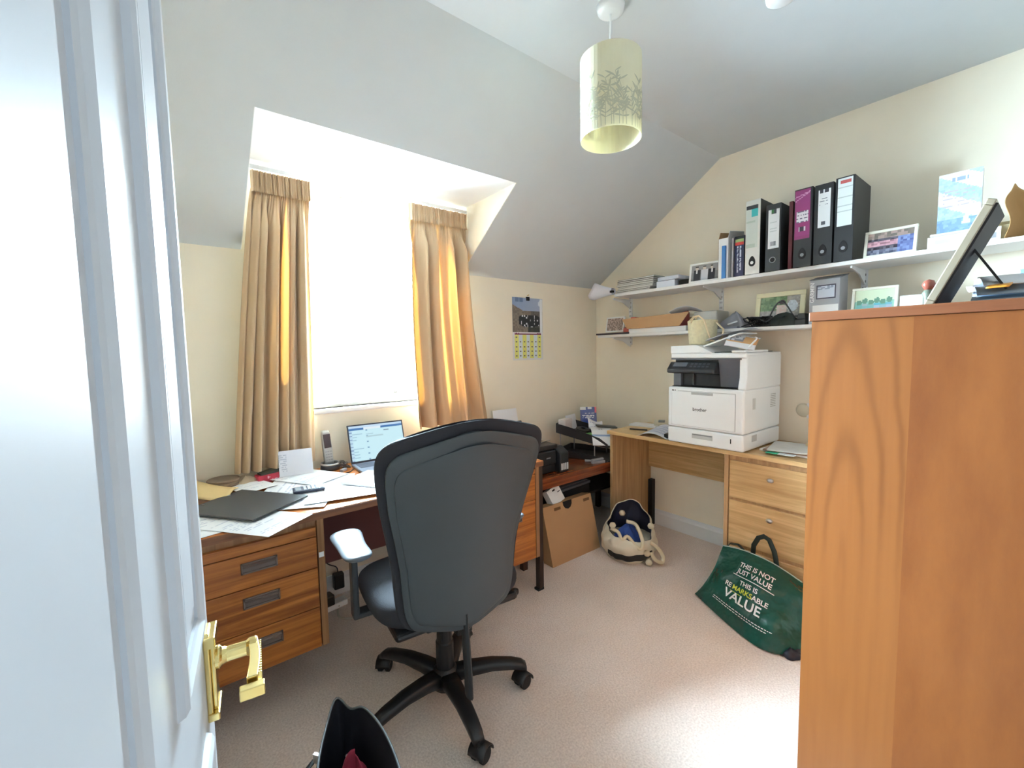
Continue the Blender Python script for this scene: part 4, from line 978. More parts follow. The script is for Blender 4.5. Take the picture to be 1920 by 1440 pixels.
for i, (c, h) in enumerate((((232, 234, 234), .010), ((168, 140, 124), .008), ((214, 216, 214), .007))):
    S('brochure', lb2[i], 'brochure', MB().box(-.15, .15, -.13, .13, 0, h), M('brochure_%d' % i, c, .5, var=.12, vscale=30), (2.60 - .01 * i, .83 - .01 * i, z), -90 + (-5, 4, 12)[i], bev=.001, group='brochures right of the printer'); z += h + .0006
S('leaflet', 'bright green and white leaflet sticking out of the brochure pile', 'leaflet', sheet(.13, .04, lambda u, v: (60, 190, 150) if u < .42 else (226, 234, 240), 16, 4), PRINT, (2.425, .865, .787), -88, solid=.003)
S('pouch', 'small cream pouch on the brochures beside the wardrobe', 'pouch', lump(.035, .06, .028, 8), M('cream_pouch', (222, 208, 172), .7), (2.66, .76, z + .001), smooth=True)

# ================================================================ side table things
ip = T('inkjet_printer', 'black ink tank printer on the low dark table', 'printer', (1.655, 2.01, TZ), 0)
bp_ = M('inkjet_black', (34, 36, 40), .38)
build('base_body', MB().box(0, .30, .03, .33, 0, .05).box(0, .30, .10, .33, .05, .155), bp_, ip, bev=.006)
build('front_panel', MB().box(0, .285, .0, .035, .062, .15), bp_, ip, bev=.006)
build('output_slot', MB().box(.02, .275, .004, .05, .012, .06), pdd, ip)
tk_ = build('ink_tank', MB().prism([(-.03, .0), (.33, .0), (.33, .165), (.03, .165), (-.03, .13)], .295, .375, 'x'), bp_, ip, bev=.01, seg=3)
for i in range(4): build('ink_window', MB().box(.303 + .017 * i, .313 + .017 * i, -.0325, -.029, .018, .062), M('ink_window_clear', (214, 216, 220), .3), tk_)
build('scanner_lid', MB().box(-.002, .31, .01, .335, .156, .186), bp_, ip, bev=.008)
build('badge', MB().box(.20, .235, -.0012, 0, .102, .11), grey_plastic, ip)
build('rear_feed', MB().prism([(.30, .16), (.335, .16), (.375, .30), (.37, .30)], .04, .30, 'x'), bp_, ip)
S('blank_sheet', 'blank white sheet standing in the rear feed of the black printer', 'paper', MB().box(-.105, .105, 0, .002, 0, .297), paper, (1.83, 2.345, TZ + .10), rot=(math.radians(-13), 0, 0))
S('scissors', 'silver pair of scissors lying on the black printer lid', 'scissors', MB().tube([(.03 * math.cos(a) - .05, .016 * math.sin(a) - .02, 0) for a in [2 * PI * i / 16 for i in range(16)]], .004, 6, closed=True).tube([(.03 * math.cos(a) - .05, .016 * math.sin(a) + .022, 0) for a in [2 * PI * i / 16 for i in range(16)]], .004, 6, closed=True).box(-.02, .12, -.005, .005, -.003, .003, rot=(0, 0, .06)).box(-.02, .12, -.005, .005, -.002, .002, rot=(0, 0, -.06)), silver, (1.87, 2.10, TZ + .1915), 12)
S('white_block', 'small white box at the back of the black printer lid', 'box', MB().box(-.05, .05, -.02, .02, 0, .018), white_plastic, (1.90, 2.20, TZ + .1865), -8, bev=.002)
lt = T('letter_tray', 'black letter tray on risers full of papers in the corner', 'letter tray', (2.44, 2.18, TZ), 20)
LTm = M('tray_black', (46, 45, 48), .4)
def trayshape(z0, hb, hf):
    k = MB().box(-.135, .135, -.20, .20, z0, z0 + .004); k0 = k
    for s in (-1, 1): k.prism([(-.20, z0), (.20, z0), (.20, z0 + hb), (.08, z0 + hb), (-.14, z0 + hf), (-.20, z0 + hf * .5)], s * .135 - .002, s * .135 + .002, 'x')
    k.box(-.135, .135, .198, .202, z0, z0 + hb)
    if z0 > .1:
        for p in k.v: p.z += .2 * p.y
    return k
build('upper_tray', trayshape(.142, .07, .055), LTm, lt)
build('lower_tray', trayshape(.004, .05, .03), LTm, lt)
for x in (-.128, .128):
    for y in (-.10, .17): build('riser', MB().cyl((x, y, .008), (x, y, .144 + .2 * y), .004, n=10), grey_plastic, lt)
tz = TZ + .150
S('card_holder', 'clear plastic card holder standing in the back of the letter tray', 'card holder', MB().box(-.05, .05, -.03, .03, 0, .10).box(-.048, -.046, -.0315, -.03, 0, .10).box(0, .002, -.0315, -.03, 0, .10), M('frosted_clear', (226, 218, 218), .25), (2.325, 2.305, tz + .028), 14, bev=.002)
S('envelope', 'white envelope standing at the back of the letter tray', 'envelope', MB().box(-.075, .075, 0, .003, 0, .115), paper, (2.45, 2.345, tz + .03), rot=(math.radians(-12), 0, math.radians(14)))
def bluecard(u, v):
    if v > .86 and u < .35: return (232, 236, 242)
    if v > .9 and .45 < u < .7: return (226, 230, 240)
    if .45 < v < .72 and .1 < u < .85 and int(v * 24) % 3 != 0 and hsh(int(u * 22), int(v * 12)) > .35: return (226, 232, 244)
    if v > .7 and u > .88: return (210, 90, 96)
    return (44, 70, 142)
S('battery_card', 'blue retail card pack standing upright in the letter tray', 'card pack', wallpic(.13, .165, bluecard, 28, 28), GLOSSPRINT, (2.585, 2.30, tz + .03), rot=(math.radians(-10), 0, math.radians(-36)), solid=.004)
S('tape_roll', 'round black tape dispenser sitting in the letter tray', 'tape dispenser', MB().lathe([(.018, 0), (.052, 0), (.055, .01), (.052, .03), (.018, .034), (.018, 0)], 28), black_plastic, (2.40, 2.20, tz + .03), smooth=False, rot=(.2, 0, 0))
S('green_notes', 'bright green sticky notes in the letter tray', 'sticky notes', MB().box(-.035, .035, -.03, .03, 0, .012), M('lime_green', (130, 206, 96), .7), (2.385, 2.125, tz + .022), 10)
S('crumpled_bill', 'white and blue printed letter in front of the blue card pack', 'letter', sheet(.13, .10, typed(5, (232, 234, 242), (110, 120, 180), 10), 18, 14, lambda u, v: .02 * math.sin(4 * u + 2 * v)), PRINT, (2.55, 2.20, tz + .07), rot=(math.radians(40), math.radians(8), math.radians(-30)), solid=.0008)
S('calculator', 'dark grey calculator lying on top of the letter tray papers', 'calculator', MB().box(-.075, .075, -.035, .035, 0, .012), M('dark_grey_case', (76, 78, 76), .5), (2.53, 2.08, tz + .068), rot=(0, .1, math.radians(-38)), bev=.003)
S('printed_letter', 'white letter with blue band hanging over the front of the tray', 'letter', sheet(.15, .20, lambda u, v: (116, 150, 200) if .33 < v < .37 else ((196, 210, 232) if .28 < v < .33 else ((176, 178, 186) if .6 < v < .72 and .35 < u < .6 and hsh(int(u * 30), int(v * 30)) > .5 else (236, 238, 244))), 16, 28, lambda u, v: (0, 0, -.075 * max(0, .55 - v) ** 1.2 * 2.2)), PRINT, (2.425, 2.035, tz + .062), rot=(math.radians(6), math.radians(2), math.radians(-40)), smooth=True, solid=.0008)
S('marker_pen', 'grey marker pen lying on the table under the letter tray', 'pen', MB().cyl((-.07, 0, .008), (.07, 0, .008), .008, n=12), grey_plastic, (2.33, 2.02, TZ), -52)
S('stapler', 'small grey stapler lying at the table front beside the oak desk', 'stapler', MB().box(-.05, .05, -.014, .014, 0, .02).box(-.05, .04, -.012, .012, .022, .034, rot=(0, -.08, 0)), grey_plastic, (2.325, 1.985, TZ), -20, bev=.003)
# under the table
cb = T('cardboard_box', 'flat brown cardboard box leaning under the low dark table', 'cardboard box', (1.775, 1.872, 0), 1)
cb.rotation_euler = (math.radians(-11), 0, math.radians(0))
build('carton', MB().prism([(0, .0), (.44, .0), (.44, .30), (.415, .372), (.0, .372), (-.035, .30)] if 0 else [(0, 0), (.44, 0), (.425, .37), (-.02, .37)], .003, .085, 'y'), cardboard, cb, bev=.002)
build('lid_notch', MB().prism([(.155, .37), (.235, .37), (.232, .345), (.218, .326), (.195, .318), (.172, .326), (.158, .345)], .0005, .004, 'y'), matt_black, cb)
for x in (.075, .345): build('hand_slot', MB().box(x, x + .055, .0012, .004, .33, .348), M('slot_brown', (110, 80, 52), .8), cb)
wbx = T('carton', 'small white carton standing in the top of the cardboard box', 'carton', (1.862, 1.952, .345), 0)
wbx.rotation_euler = (math.radians(-24), math.radians(-14), math.radians(6))
build('carton_body', MB().box(0, .115, 0, .05, 0, .105), white_plastic, wbx, bev=.001)
build('hanger_hole', MB().box(.045, .068, -.0012, 0, .082, .092), matt_black, wbx)
build('print_mark', MB().box(.08, .105, -.0012, 0, .06, .066), M('print_grey', (110, 110, 116), .6), wbx)
S('keyboard', 'dark grey keyboard on the shelf under the low table', 'keyboard', MB().box(0, .34, 0, .14, 0, .018).box(.01, .33, .02, .12, .018, .024), M('dark_grey_keys', (96, 100, 108), .45, bump=.4, bscale=70), (1.98, 2.03, .385), rot=(math.radians(10), 0, math.radians(4)), bev=.004)
S('box_file', 'black box file under the keyboard on the table shelf', 'box file', MB().box(0, .36, 0, .30, 0, .062), M('box_file_black', (34, 34, 38), .6), (1.97, 2.06, .3155), 2, bev=.003)
S('floor_cable', 'black cable looped on the carpet beside the cardboard box', 'cable', MB().tube([(2.24, 1.965, .02), (2.28, 1.98, .03), (2.33, 2.0, .035), (2.36, 2.04, .03), (2.33, 2.08, .02), (2.27, 2.07, .01), (2.23, 2.04, .006), (2.19, 2.10, .005)], .0042, 8), black_plastic)
S('black_case', 'narrow black case standing behind the oak end panel', 'case', MB().box(0, .04, 0, .035, 0, .35), matt_black, (2.80, 1.866, 0), 0, bev=.002)

# ================================================================ desk-top clutter
fo = T('clipboard_folder', 'black folder with two metal rivets lying on the desk papers', 'folder', (.206, 1.985, DT + .011), 36)
build('cover', MB().box(-.138, .138, -.175, .175, 0, .006), M('black_folder_card', (62, 62, 62), .5), fo, bev=.001)
for x in (-.055, .06): build('rivet', MB().lathe([(0, .0015), (.006, .001), (.006, 0)], 14, (x, .158, .006)), silver, fo)
LBL = [('printed sheet under the black folder at the left of the desk', .085, 1.90, 12, .210, .297), ('sheet poking out past the desk front below the black folder', .215, 1.775, 37, .210, .297),
       ('sheet between the folder and the calculator', .36, 1.93, 62, .210, .297), ('large plan sheet under the calculator', .47, 2.10, 66, .297, .36),
       ('sheet at the right of the plan near the desk front', .55, 1.90, 78, .210, .297), ('sheet nearest the phone cradle', .50, 2.24, 30, .210, .297), ('small sheet behind the black folder', .25, 2.26, 20, .15, .21)]
z = DT + .0006
for i, (lb, x, y, rz, w, h) in enumerate(LBL):
    S('loose_paper', 'white ' + lb, 'paper', sheet(w, h, typed(i + 2, (240, 243, 248), (206, 211, 226), 22, dens=.45), 26, 44, lambda u, v, k=i: .0008 * math.sin(3 * u + k) * math.sin(2 * v + k) + .001), PRINT, (x, y, z), rz, group='loose papers on the teak desk', solid=.0004)
    z += .0021
ca = T('pocket_calculator', 'small dark calculator lying on the white desk papers', 'calculator', (.442, 2.008, DT + .013), -8)
build('case', MB().box(-.062, .062, -.035, .035, 0, .012), M('calc_navy', (58, 66, 84), .4), ca, bev=.003)
build('display', MB().box(-.052, -.03, -.024, .024, .012, .0128), M('calc_lcd', (178, 190, 200), .2), ca)
for i in range(5):
    for j in range(4): build('key', MB().box(-.02 + .016 * i, -.010 + .016 * i, -.028 + .015 * j, -.017 + .015 * j, .012, .0145), M('calc_key', (216, 220, 226), .5), ca)
fp = T('letter_stand', 'white statement sheet propped upright against the left curtain', 'statement', (.457, 2.302, DT + .0135), -6)
fp.rotation_euler = (math.radians(-12), 0, math.radians(-6))
build('sheet', wallpic(.15, .125, lambda u, v: (206, 206, 216) if abs(u - .5) < .012 or abs(u - .54) < .008 else ((196, 198, 212) if u < .24 and .15 < v < .9 and int(v * 26) % 2 and hsh(int(u * 30), int(v * 26)) > .35 else (232, 232, 240)), 30, 26), PRINT, fp, solid=.001)
rbx = T('red_box', 'small red box with dark contents beside the left curtain', 'box', (.338, 2.335, DT + .0005), 12)
build('box_body', MB().box(-.052, .052, -.025, .025, 0, .038), M('crimson_card', (190, 52, 70), .45), rbx, bev=.002)
build('print', MB().grid(lambda u, v: (-.05 + .1 * u, -.0258, .003 + .032 * v), 16, 8, lambda u, v: (232, 180, 190) if (u - .42) ** 2 * 9 + (v - .7) ** 2 < .03 or (v < .4 and u > .55 and hsh(int(u * 16), int(v * 8)) > .4) else (192, 50, 72)), PRINT, rbx)
build('contents', MB().box(-.04, .045, -.02, .02, .034, .05, rot=(.1, -.12, .1)), M('dark_green_card', (72, 74, 66), .6), rbx)
S('glasses_pouch', 'soft beige pouch lying left of the red box', 'pouch', lump(.06, .04, .036, 3), M('beige_suede', (196, 176, 148), .85, bump=.3, bscale=80), (.245, 2.345, DT + .0005), smooth=True)
z = DT + .0005
for i in range(4):
    S('coaster', ('lowest', 'second', 'third', 'topmost')[i] + ' round brown coaster of the stack below the left curtain', 'coaster', MB().lathe([(0, 0), (.062, 0), (.064, .003), (.064, .009), (.062, .011), (0, .011)], 32), M('coaster_%d' % (i % 2), ((150, 128, 106), (128, 108, 92))[i % 2], .6), (.155 + .004 * (i % 2), 2.345, z), group='round coasters in a stack'); z += .0113
def hide(u, v): return ((u - .5) * .30, (v - .5) * .19, .105 * (1 - u) ** 1.4 + .02 * math.sin(PI * v))
S('manila_envelope', 'large buff envelope curling up at the left end of the desk', 'envelope', MB().grid(hide, 16, 10), M('manila', (214, 184, 130), .6), (.045, 2.255, DT + .004), -22, smooth=True, solid=.003)
ph = T('cordless_phone', 'silver cordless telephone standing in its charging cradle', 'telephone', (.628, 2.35, DT + .0005), 8)
crd = MB().lathe([(0, 0), (.046, 0), (.05, .01), (.047, .03), (.038, .036), (.030, .030), (0, .028)], 28)
for i, v in enumerate(crd.v): v.y *= .85
build('cradle', crd, M('phone_dark', (66, 68, 74), .35), ph, smooth=True)
build('cradle_ring', MB().tube([(.044 * math.cos(a), .037 * math.sin(a), .033 + .004 * math.sin(a)) for a in [2 * PI * i / 28 for i in range(28)]], .0055, 8, closed=True), silver, ph, smooth=True)
hs = MB()
rings = []
for t in [i / 8 for i in range(9)]:
    w = .024 - .003 * abs(t - .4); d = .012; zz = .025 + .175 * t; y = .012 + .035 * t
    if t > .9: w *= .82
    rings.append([(w * math.copysign(abs(math.cos(q)) ** .5, math.cos(q)), y + d * math.copysign(abs(math.sin(q)) ** .5, math.sin(q)), zz) for q in [2 * PI * k / 20 for k in range(20)]])
hset = build('handset', MB().loft(rings), M('phone_silver', (176, 176, 174), .35, .3), ph, smooth=True)
build('phone_screen', MB().box(-.018, .018, -.0015, .0015, 0, .072, rot=(math.radians(-11), 0, 0), piv=(0, 0, 0)).xf(Matrix.Translation((0, .0172, .112))), M('phone_display', (58, 60, 70), .15), hset)
for i in range(4):
    for j in range(3): build('key', MB().box(-.016 + .012 * j, -.008 + .012 * j, -.0008, .001, 0, .006, rot=(math.radians(-11), 0, 0), piv=(0, 0, 0)).xf(Matrix.Translation((0, .0036 + .0028 * i, .048 + .014 * i))), M('phone_key', (150, 150, 150), .4), hset)
lpt = T('laptop', 'open laptop with lit pale blue screen behind the office chair', 'laptop', (.885, 2.315, DT + .0005), -2)
alu = M('laptop_grey', (150, 154, 172), .35, .5)
build('base', MB().box(-.157, .157, -.212, 0, .001, .014), alu, lpt, bev=.003)
build('keyboard', MB().box(-.14, .14, -.11, -.015, .014, .0152), M('laptop_keys', (70, 74, 92), .5, bump=.4, bscale=60), lpt)
build('trackpad', MB().box(-.05, .05, -.20, -.125, .014, .0146), M('trackpad_grey', (168, 172, 190), .3), lpt)
lid = build('lid', MB().box(-.157, .157, 0, .006, 0, .212), M('laptop_bezel', (44, 48, 62), .4), lpt, bev=.002, loc=(0, .0, .012), rot=(math.radians(-17), 0, 0))
scm = bpy.data.materials.new('lit_screen'); scm.use_nodes = True; nt = scm.node_tree; b = nt.nodes['Principled BSDF']; a = nt.nodes.new('ShaderNodeAttribute'); a.attribute_name = 'Col'
nt.links.new(a.outputs['Color'], b.inputs['Emission Color']); b.inputs['Emission Strength'].default_value = .36; b.inputs['Base Color'].default_value = (.02, .02, .02, 1); b.inputs['Roughness'].default_value = .3
def scr(u, v):
    if v > .93: return (196, 222, 244)
    if v > .875: return (60, 116, 176) if u < .27 or u > .58 else (226, 240, 248)
    if u < .045: return (190, 222, 238) if int(v * 40) % 4 else (120, 150, 190)
    if .05 < v < .82 and u < .26 and int(v * 48) % 4 == 0 and hsh(int(v * 48), 3) > .25 and u < .10 + .14 * hsh(int(v * 48)): return (150, 186, 206)
    if .64 < v < .68 and .3 < u < .62: return (176, 206, 214)
    if .79 < v < .82 and .63 < u < .74: return (80, 96, 120)
    if .72 < v < .75 and .3 < u < .44: return (166, 198, 212)
    if .3 < u < .34 and int(v * 30) % 5 == 0: return (120, 160, 190)
    return (200, 236, 246)
build('screen', MB().grid(lambda u, v: (-.150 + .30 * u, -.0008, .012 + .192 * v), 60, 48, scr), scm, lid)
S('writing_pad', 'thick white pad lying on the desk left of the chair', 'pad', MB().box(-.10, .10, -.14, .14, 0, .012), paper, (.735, 1.945, DT + .0115), 33, bev=.001)
S('desk_cable', 'tangle of thin dark cables between the phone and the laptop', 'cables', cables(2, 0, 0, .003, .03, .06, .035, .0022, 11, 3).tube([(.03, -.06, .003), (-.0, -.10, .003), (-.06, -.13, .003), (-.10, -.12, .003)], .0024, 6), M('cable_brown_black', (60, 48, 46), .5), (.688, 2.32, DT + .001), 0)
S('cable_plug', 'silver plug end lying beside the phone cradle', 'plug', MB().box(-.02, .02, -.009, .009, 0, .014), M('plug_grey', (170, 172, 180), .4), (.668, 2.262, DT + .001), 40, bev=.003)

# ---- wall calendar
cal = T('wall_calendar', 'hanging wall calendar with a vehicle photo left of the shelf corner', 'calendar', (2.092, YB - .001, 1.27), 0)
CWd, CHt = .293, .455
def bike(u, v):
    q = hsh(int(u * 30), int(v * 22), 6)
    if v > .62 - .18 * (u < .35) * (1 - u / .35) * -1 and v > .56:
        if u < .33 and v < .78 - .62 * u: return (58 + 20 * q, 60 + 16 * q, 64)
        if v < .62 and hsh(int(u * 26)) > .45: return (54, 58, 60)
        if (u - .9) ** 2 + ((v - .86) * .8) ** 2 < .004: return (226, 232, 240)
        if v > .88 and u < .33 and u > .08 and hsh(int(u * 34)) > .3: return (110, 130, 166)
        return (146 + 30 * u, 166 + 22 * u, 200 + 10 * u)
    if .2 < u < .92 and .12 < v < .5 and ((u - .55) / .4) ** 2 + ((v - .34) / .2) ** 2 < 1: return (44 + 150 * (q > .86), 46 + 150 * (q > .86), 50 + 150 * (q > .86)) if q < .92 else (220, 222, 226)
    if v < .14 and u > .5: return (60 + 16 * q, 64 + 14 * q, 64)
    return (122 + 26 * q, 112 + 24 * q, 102 + 20 * q) if u < .6 else (96 + 20 * q, 92 + 20 * q, 88 + 18 * q)
build('photo_page', MB().grid(lambda u, v: (-CWd / 2 + CWd * u, -.004 + .003 * (u > .9) * u, .205 + .25 * v), 44, 40, bike), PRINT, cal)
def monthf(u, v):
    if .90 < v < .95: return (120, 50, 84) if .07 < u < .93 else (236, 232, 232)
    if v > .95: return (150, 90, 110) if (u < .2 or u > .8) and .06 < u < .94 and .965 < v < .985 and hsh(int(u * 50)) > .4 else (238, 234, 234)
    if v < .06 or u < .06 or u > .94: return (232, 230, 226)
    c = int((u - .06) / .88 * 7); r = int((v - .06) / .82 * 5)
    fu = (u - .06) / .88 * 7 - c; fv = (v - .06) / .82 * 5 - r
    base = (232, 230, 130) if c % 2 == 0 else (222, 232, 236)
    if .45 < fv < .75 and .3 < fu < .7 and not (r == 4 and 0 < c < 6): return (126, 122, 110)
    return base
build('month_page', MB().grid(lambda u, v: (-CWd / 2 + CWd * u, -.003, .205 * v), 63, 44, monthf), PRINT, cal)
build('backing_card', MB().box(-CWd / 2 + .002, CWd / 2 - .002, -.0015, 0, .002, CHt - .002), white_plastic, cal)
build('bulldog_clip', MB().box(-.015, .015, -.010, .002, CHt - .02, CHt + .008), matt_black, cal, bev=.003)
S('nail', 'small brass nail in the wall above the calendar clip', 'nail', MB().cyl((0, 0, 0), (0, -.02, .004), .003, n=8), brass, (2.092, YB, 1.27 + CHt + .018))

# ================================================================ bags on the floor
def catm(P, t):
    n = len(P) - 1; x = max(0, min(n - 1e-6, t * n)); i = int(x); f = x - i
    p0, p1, p2, p3 = (Vector(P[max(0, min(n, k))]) for k in (i - 1, i, i + 1, i + 2))
    return .5 * ((2 * p1) + (p2 - p0) * f + (2 * p0 - 5 * p1 + 4 * p2 - p3) * f * f + (3 * p1 - p0 - 3 * p2 + p3) * f ** 3)
gb = T('carrier_bag', 'dark green plastic carrier bag with white lettering leaning on the drawers', 'carrier bag', (2.2, .9, 0), 0)
G0 = Vector((2.2, .9, 0))
bot = [(2.150, 1.165, .012), (2.10, 1.07, .008), (2.03, .93, .006), (1.975, .79, .006), (1.985, .70, .008), (2.06, .645, .012)]
mid = [(2.21, 1.11, .12), (2.17, 1.03, .145), (2.12, .92, .155), (2.09, .80, .15), (2.10, .69, .13), (2.17, .60, .10)]
top = [(2.335, 1.105, .245), (2.325, 1.02, .262), (2.318, .93, .262), (2.315, .83, .245), (2.325, .72, .20), (2.34, .60, .14)]
def gsurf(u, v):
    a, m_, t_ = catm(bot, u), catm(mid, u), catm(top, u)
    p = a * (1 - v) * (1 - v) + (m_ * 2 - (a + t_) * .5) * 2 * v * (1 - v) + t_ * v * v
    fold = .010 * math.sin(9 * u + 4 * v + 1.2 * math.sin(5 * v)) * v * (1.1 - v) * 1.6 + .009 * math.sin(23 * u - 6 * v) * v * (1 - v) + .018 * math.sin(3 + 11 * v - 7 * u) * (1 - v) * v + .012 * math.sin(16 * u + 9 * v) * (1 - v) * v
    n = Vector((-.8, -.2, .55)).normalized()
    return p + n * fold * 2.4
greenm = M('dark_green_polythene', (18, 78, 66), .27, bump=.9, bscale=9, bdist=.035, var=.12)
build('front', MB().grid(lambda u, v: gsurf(u, v) - G0, 48, 30), greenm, gb, smooth=True)
def gback(u, v):
    p = gsurf(u, 0 if v < 1e-6 else 0); q = gsurf(u, 1)
    z0 = p.lerp(Vector((2.34, q.y, .004)), v * 2 if v < .5 else 1) if v < .5 else Vector((2.34, q.y, .004)).lerp(q, (v - .5) * 2)
    return z0 - G0
build('back', MB().grid(gback, 24, 10), greenm, gb, smooth=True)
for uu in (0, 1):
    e = MB(); cc = gback(uu, .5)
    pts = [gsurf(uu, i / 12) - G0 for i in range(13)]; e.v = [cc + Vector((0, 0, 0))] + pts
    for i in range(12): e.face((0, i + 1, i + 2))
    build('gusset', e, greenm, gb)
build('rim', MB().tube([gsurf(i / 30, 1) - G0 for i in range(25)], .0035, 6), M('silver_green_rim', (176, 196, 190), .25), gb, smooth=True)
hstrap = M('dark_handle_web', (28, 44, 40), .6)
build('handle', MB().tube([Vector(p) - G0 for p in ((2.322, .945, .25), (2.318, .94, .31), (2.322, .92, .355), (2.325, .895, .37), (2.325, .87, .36), (2.322, .845, .31), (2.318, .835, .275), (2.318, .83, .24))], .012, 8, flat=.3), hstrap, gb, smooth=True)
build('handle', MB().tube([Vector(p) - G0 for p in ((2.345, 1.09, .24), (2.345, 1.07, .268), (2.345, 1.03, .274), (2.345, 1.0, .255))], .010, 8, flat=.3), hstrap, gb, smooth=True)
wink = M('bag_white_ink', (236, 240, 238), .4); yink = M('bag_yellow_ink', (206, 220, 70), .4)
BU, BV = 1 / .62, 1 / .42
def onbag(cx, cv): 
    def f(x, y):
        u = cx + x * BU; v = cv + y * BV
        n = Vector((-.72, -.2, .66)).normalized()
        return gsurf(u, v) - G0 + n * .0028
    return f
tx = MB()
text_mb('THIS IS NOT', .037, onbag(.47, .80), tx); text_mb('JUST VALUE', .037, onbag(.47, .71), tx); text_mb('THIS IS', .034, onbag(.46, .575), tx)
text_mb('RE', .036, onbag(.285, .485), tx, shear=.0); text_mb('ABLE', .036, onbag(.575, .485), tx); text_mb('VALUE', .068, onbag(.44, .365), tx)
bb = len(tx.v)
def bar(mb, x0, x1, y, h, f, seg=14):
    b0 = len(mb.v)
    for i in range(seg + 1):
        x = x0 + (x1 - x0) * i / seg; mb.v += [Vector(f(x, y)), Vector(f(x, y + h))]
    for i in range(seg): mb.face((b0 + 2 * i, b0 + 2 * i + 2, b0 + 2 * i + 3, b0 + 2 * i + 1))
bar(tx, -.115, .115, 0, .004, onbag(.47, .645))
for yv, l in ((.215, .20), (.185, .17)):
    q = -.17
    while q < l - .05:
        w = .006 + .010 * hsh(q, yv); bar(tx, q, q + w, 0, .004, onbag(.47, yv), 2); q += w + .004
build('lettering', tx, wink, gb)
ty = MB(); text_mb('MARKS', .036, onbag(.42, .485), ty); bar(ty, -.05, .02, -.026, .003, onbag(.40, .485)); build('yellow_lettering', ty, yink, gb)
S('shoe', 'small dark shoe tip sticking out under the green carrier bag', 'shoe', lump(.035, .055, .03, 6), M('navy_black', (28, 28, 44), .4), (2.035, .665, .002), 30, smooth=True)

# canvas bag
cv = T('canvas_bag', 'slouching cream canvas bag with rope handles beside the oak desk', 'canvas bag', (2.275, 1.69, 0), 0)
canv = M('cream_canvas', (226, 218, 198), .85, bump=.25, bscale=140); cnavy = M('navy_lining', (26, 30, 52), .7)
def cbag(u, v):
    a = 2 * PI * u
    K = [(0, .135), (.12, .180), (.4, .180), (.7, .162), (1, .146)]
    for (p, q), (p2, q2) in zip(K, K[1:]):
        if v <= p2: r = q + (q2 - q) * (v - p) / (p2 - p); break
    k = 1 + .05 * math.sin(3 * a + 2 + 3 * v) + .05 * math.sin(7 * a + 5 * v) * v + .03 * math.sin(12 * a)
    h = .285 + .03 * math.sin(2 * a + .6) * v - .17 * (.5 + .5 * math.cos(a - 3.95)) ** 1.3 * v
    sx = .012 * math.sin(9 * v)
    return (r * k * math.cos(a) * 1.0 + sx, r * k * math.sin(a) * .92, .004 + h * v ** .9)
build('canvas_body', MB().grid(cbag, 60, 18, wrapu=True), canv, cv, smooth=True, solid=.004)
build('base', MB().lathe([(0, .003), (.14, .003), (.14, .008)], 40), canv, cv)
build('backing_layer', MB().grid(lambda u, v: tuple(c * (.95 if i < 2 else 1) for i, c in enumerate(cbag(u, .35 + .64 * v))), 60, 10, wrapu=True), cnavy, cv, smooth=True)
build('black_band', MB().grid(lambda u, v: tuple(c * (1.02 if i < 2 else 1) for i, c in enumerate(cbag(.46 + .30 * u, .04 + .17 * v + .06 * u))), 30, 6), M('black_canvas', (40, 42, 42), .8), cv, smooth=True, solid=.002)
rope = M('cream_rope', (224, 212, 184), .8, bump=.5, bscale=220)
def rp(*p): build('rope_handle', MB().tube([catm(p, i / 40) for i in range(41)], .0115, 8), rope, cv, smooth=True)
rp((-.145, .03, .205), (-.12, -.01, .185), (-.13, -.05, .15), (-.09, -.06, .165), (-.09, -.12, .125), (-.085, -.155, .115), (-.06, -.15, .15), (-.03, -.10, .205), (-.02, -.06, .23), (-.05, -.02, .24))
rp((.01, -.16, .13), (.03, -.20, .10), (.05, -.22, .05), (.03, -.225, .02), (-.02, -.21, .05), (-.03, -.19, .09))
for p in ((-.135, .02, .225), (.0, .05, .262), (.055, -.13, .215), (-.045, -.185, .03), (-.05, -.175, .085)):
    build('knot', MB().lathe([(0, -.02), (.015, -.014), (.021, 0), (.015, .014), (0, .02)], 14, p), rope, cv, smooth=True)
S('blue_cloth', 'bright blue cloth inside the canvas bag', 'cloth', lump(.09, .085, .10, 15), M('blue_cloth', (46, 76, 150), .8), (2.27, 1.69, .095), smooth=True)

# black tote in the foreground
tt = T('black_tote', 'open black tote bag on the carpet in front of the chair base', 'bag', (.30, 1.03, 0), 0)
O = Vector((.30, 1.03, 0)); bl = M('black_leatherette', (34, 35, 40), .45, bump=.15, bscale=200); blin = M('tote_lining', (26, 26, 36), .75)
topo = [(.322, 1.268, .335), (.350, 1.232, .312), (.376, 1.19, .328), (.392, 1.10, .325), (.388, .98, .315), (.36, .86, .30), (.29, .80, .30), (.215, .84, .305), (.200, .96, .315), (.222, 1.08, .322), (.272, 1.19, .328)]
boto = [(.30, 1.20), (.34, 1.195), (.37, 1.18), (.382, 1.10), (.38, .98), (.36, .88), (.30, .84), (.20, .88), (.165, .98), (.165, 1.10), (.21, 1.18)]
def tote(u, v, inset=0):
    n = len(topo); x = (u * n) % n; i = int(x); f = x - i
    def cr(P):
        p0, p1, p2, p3 = (Vector(P[(i + k) % n]) for k in (-1, 0, 1, 2))
        return .5 * ((2 * p1) + (p2 - p0) * f + (2 * p0 - 5 * p1 + 4 * p2 - p3) * f * f + (3 * p1 - p0 - 3 * p2 + p3) * f ** 3)
    t_ = cr(topo); b_ = cr([(p[0], p[1], .004) for p in boto]); p = b_.lerp(t_, v)
    c = Vector((.30, 1.03, p.z)); out = (p - c); out.z = 0
    return tuple(c + out * (1 + .10 * math.sin(PI * v) * .6 - inset) - O)
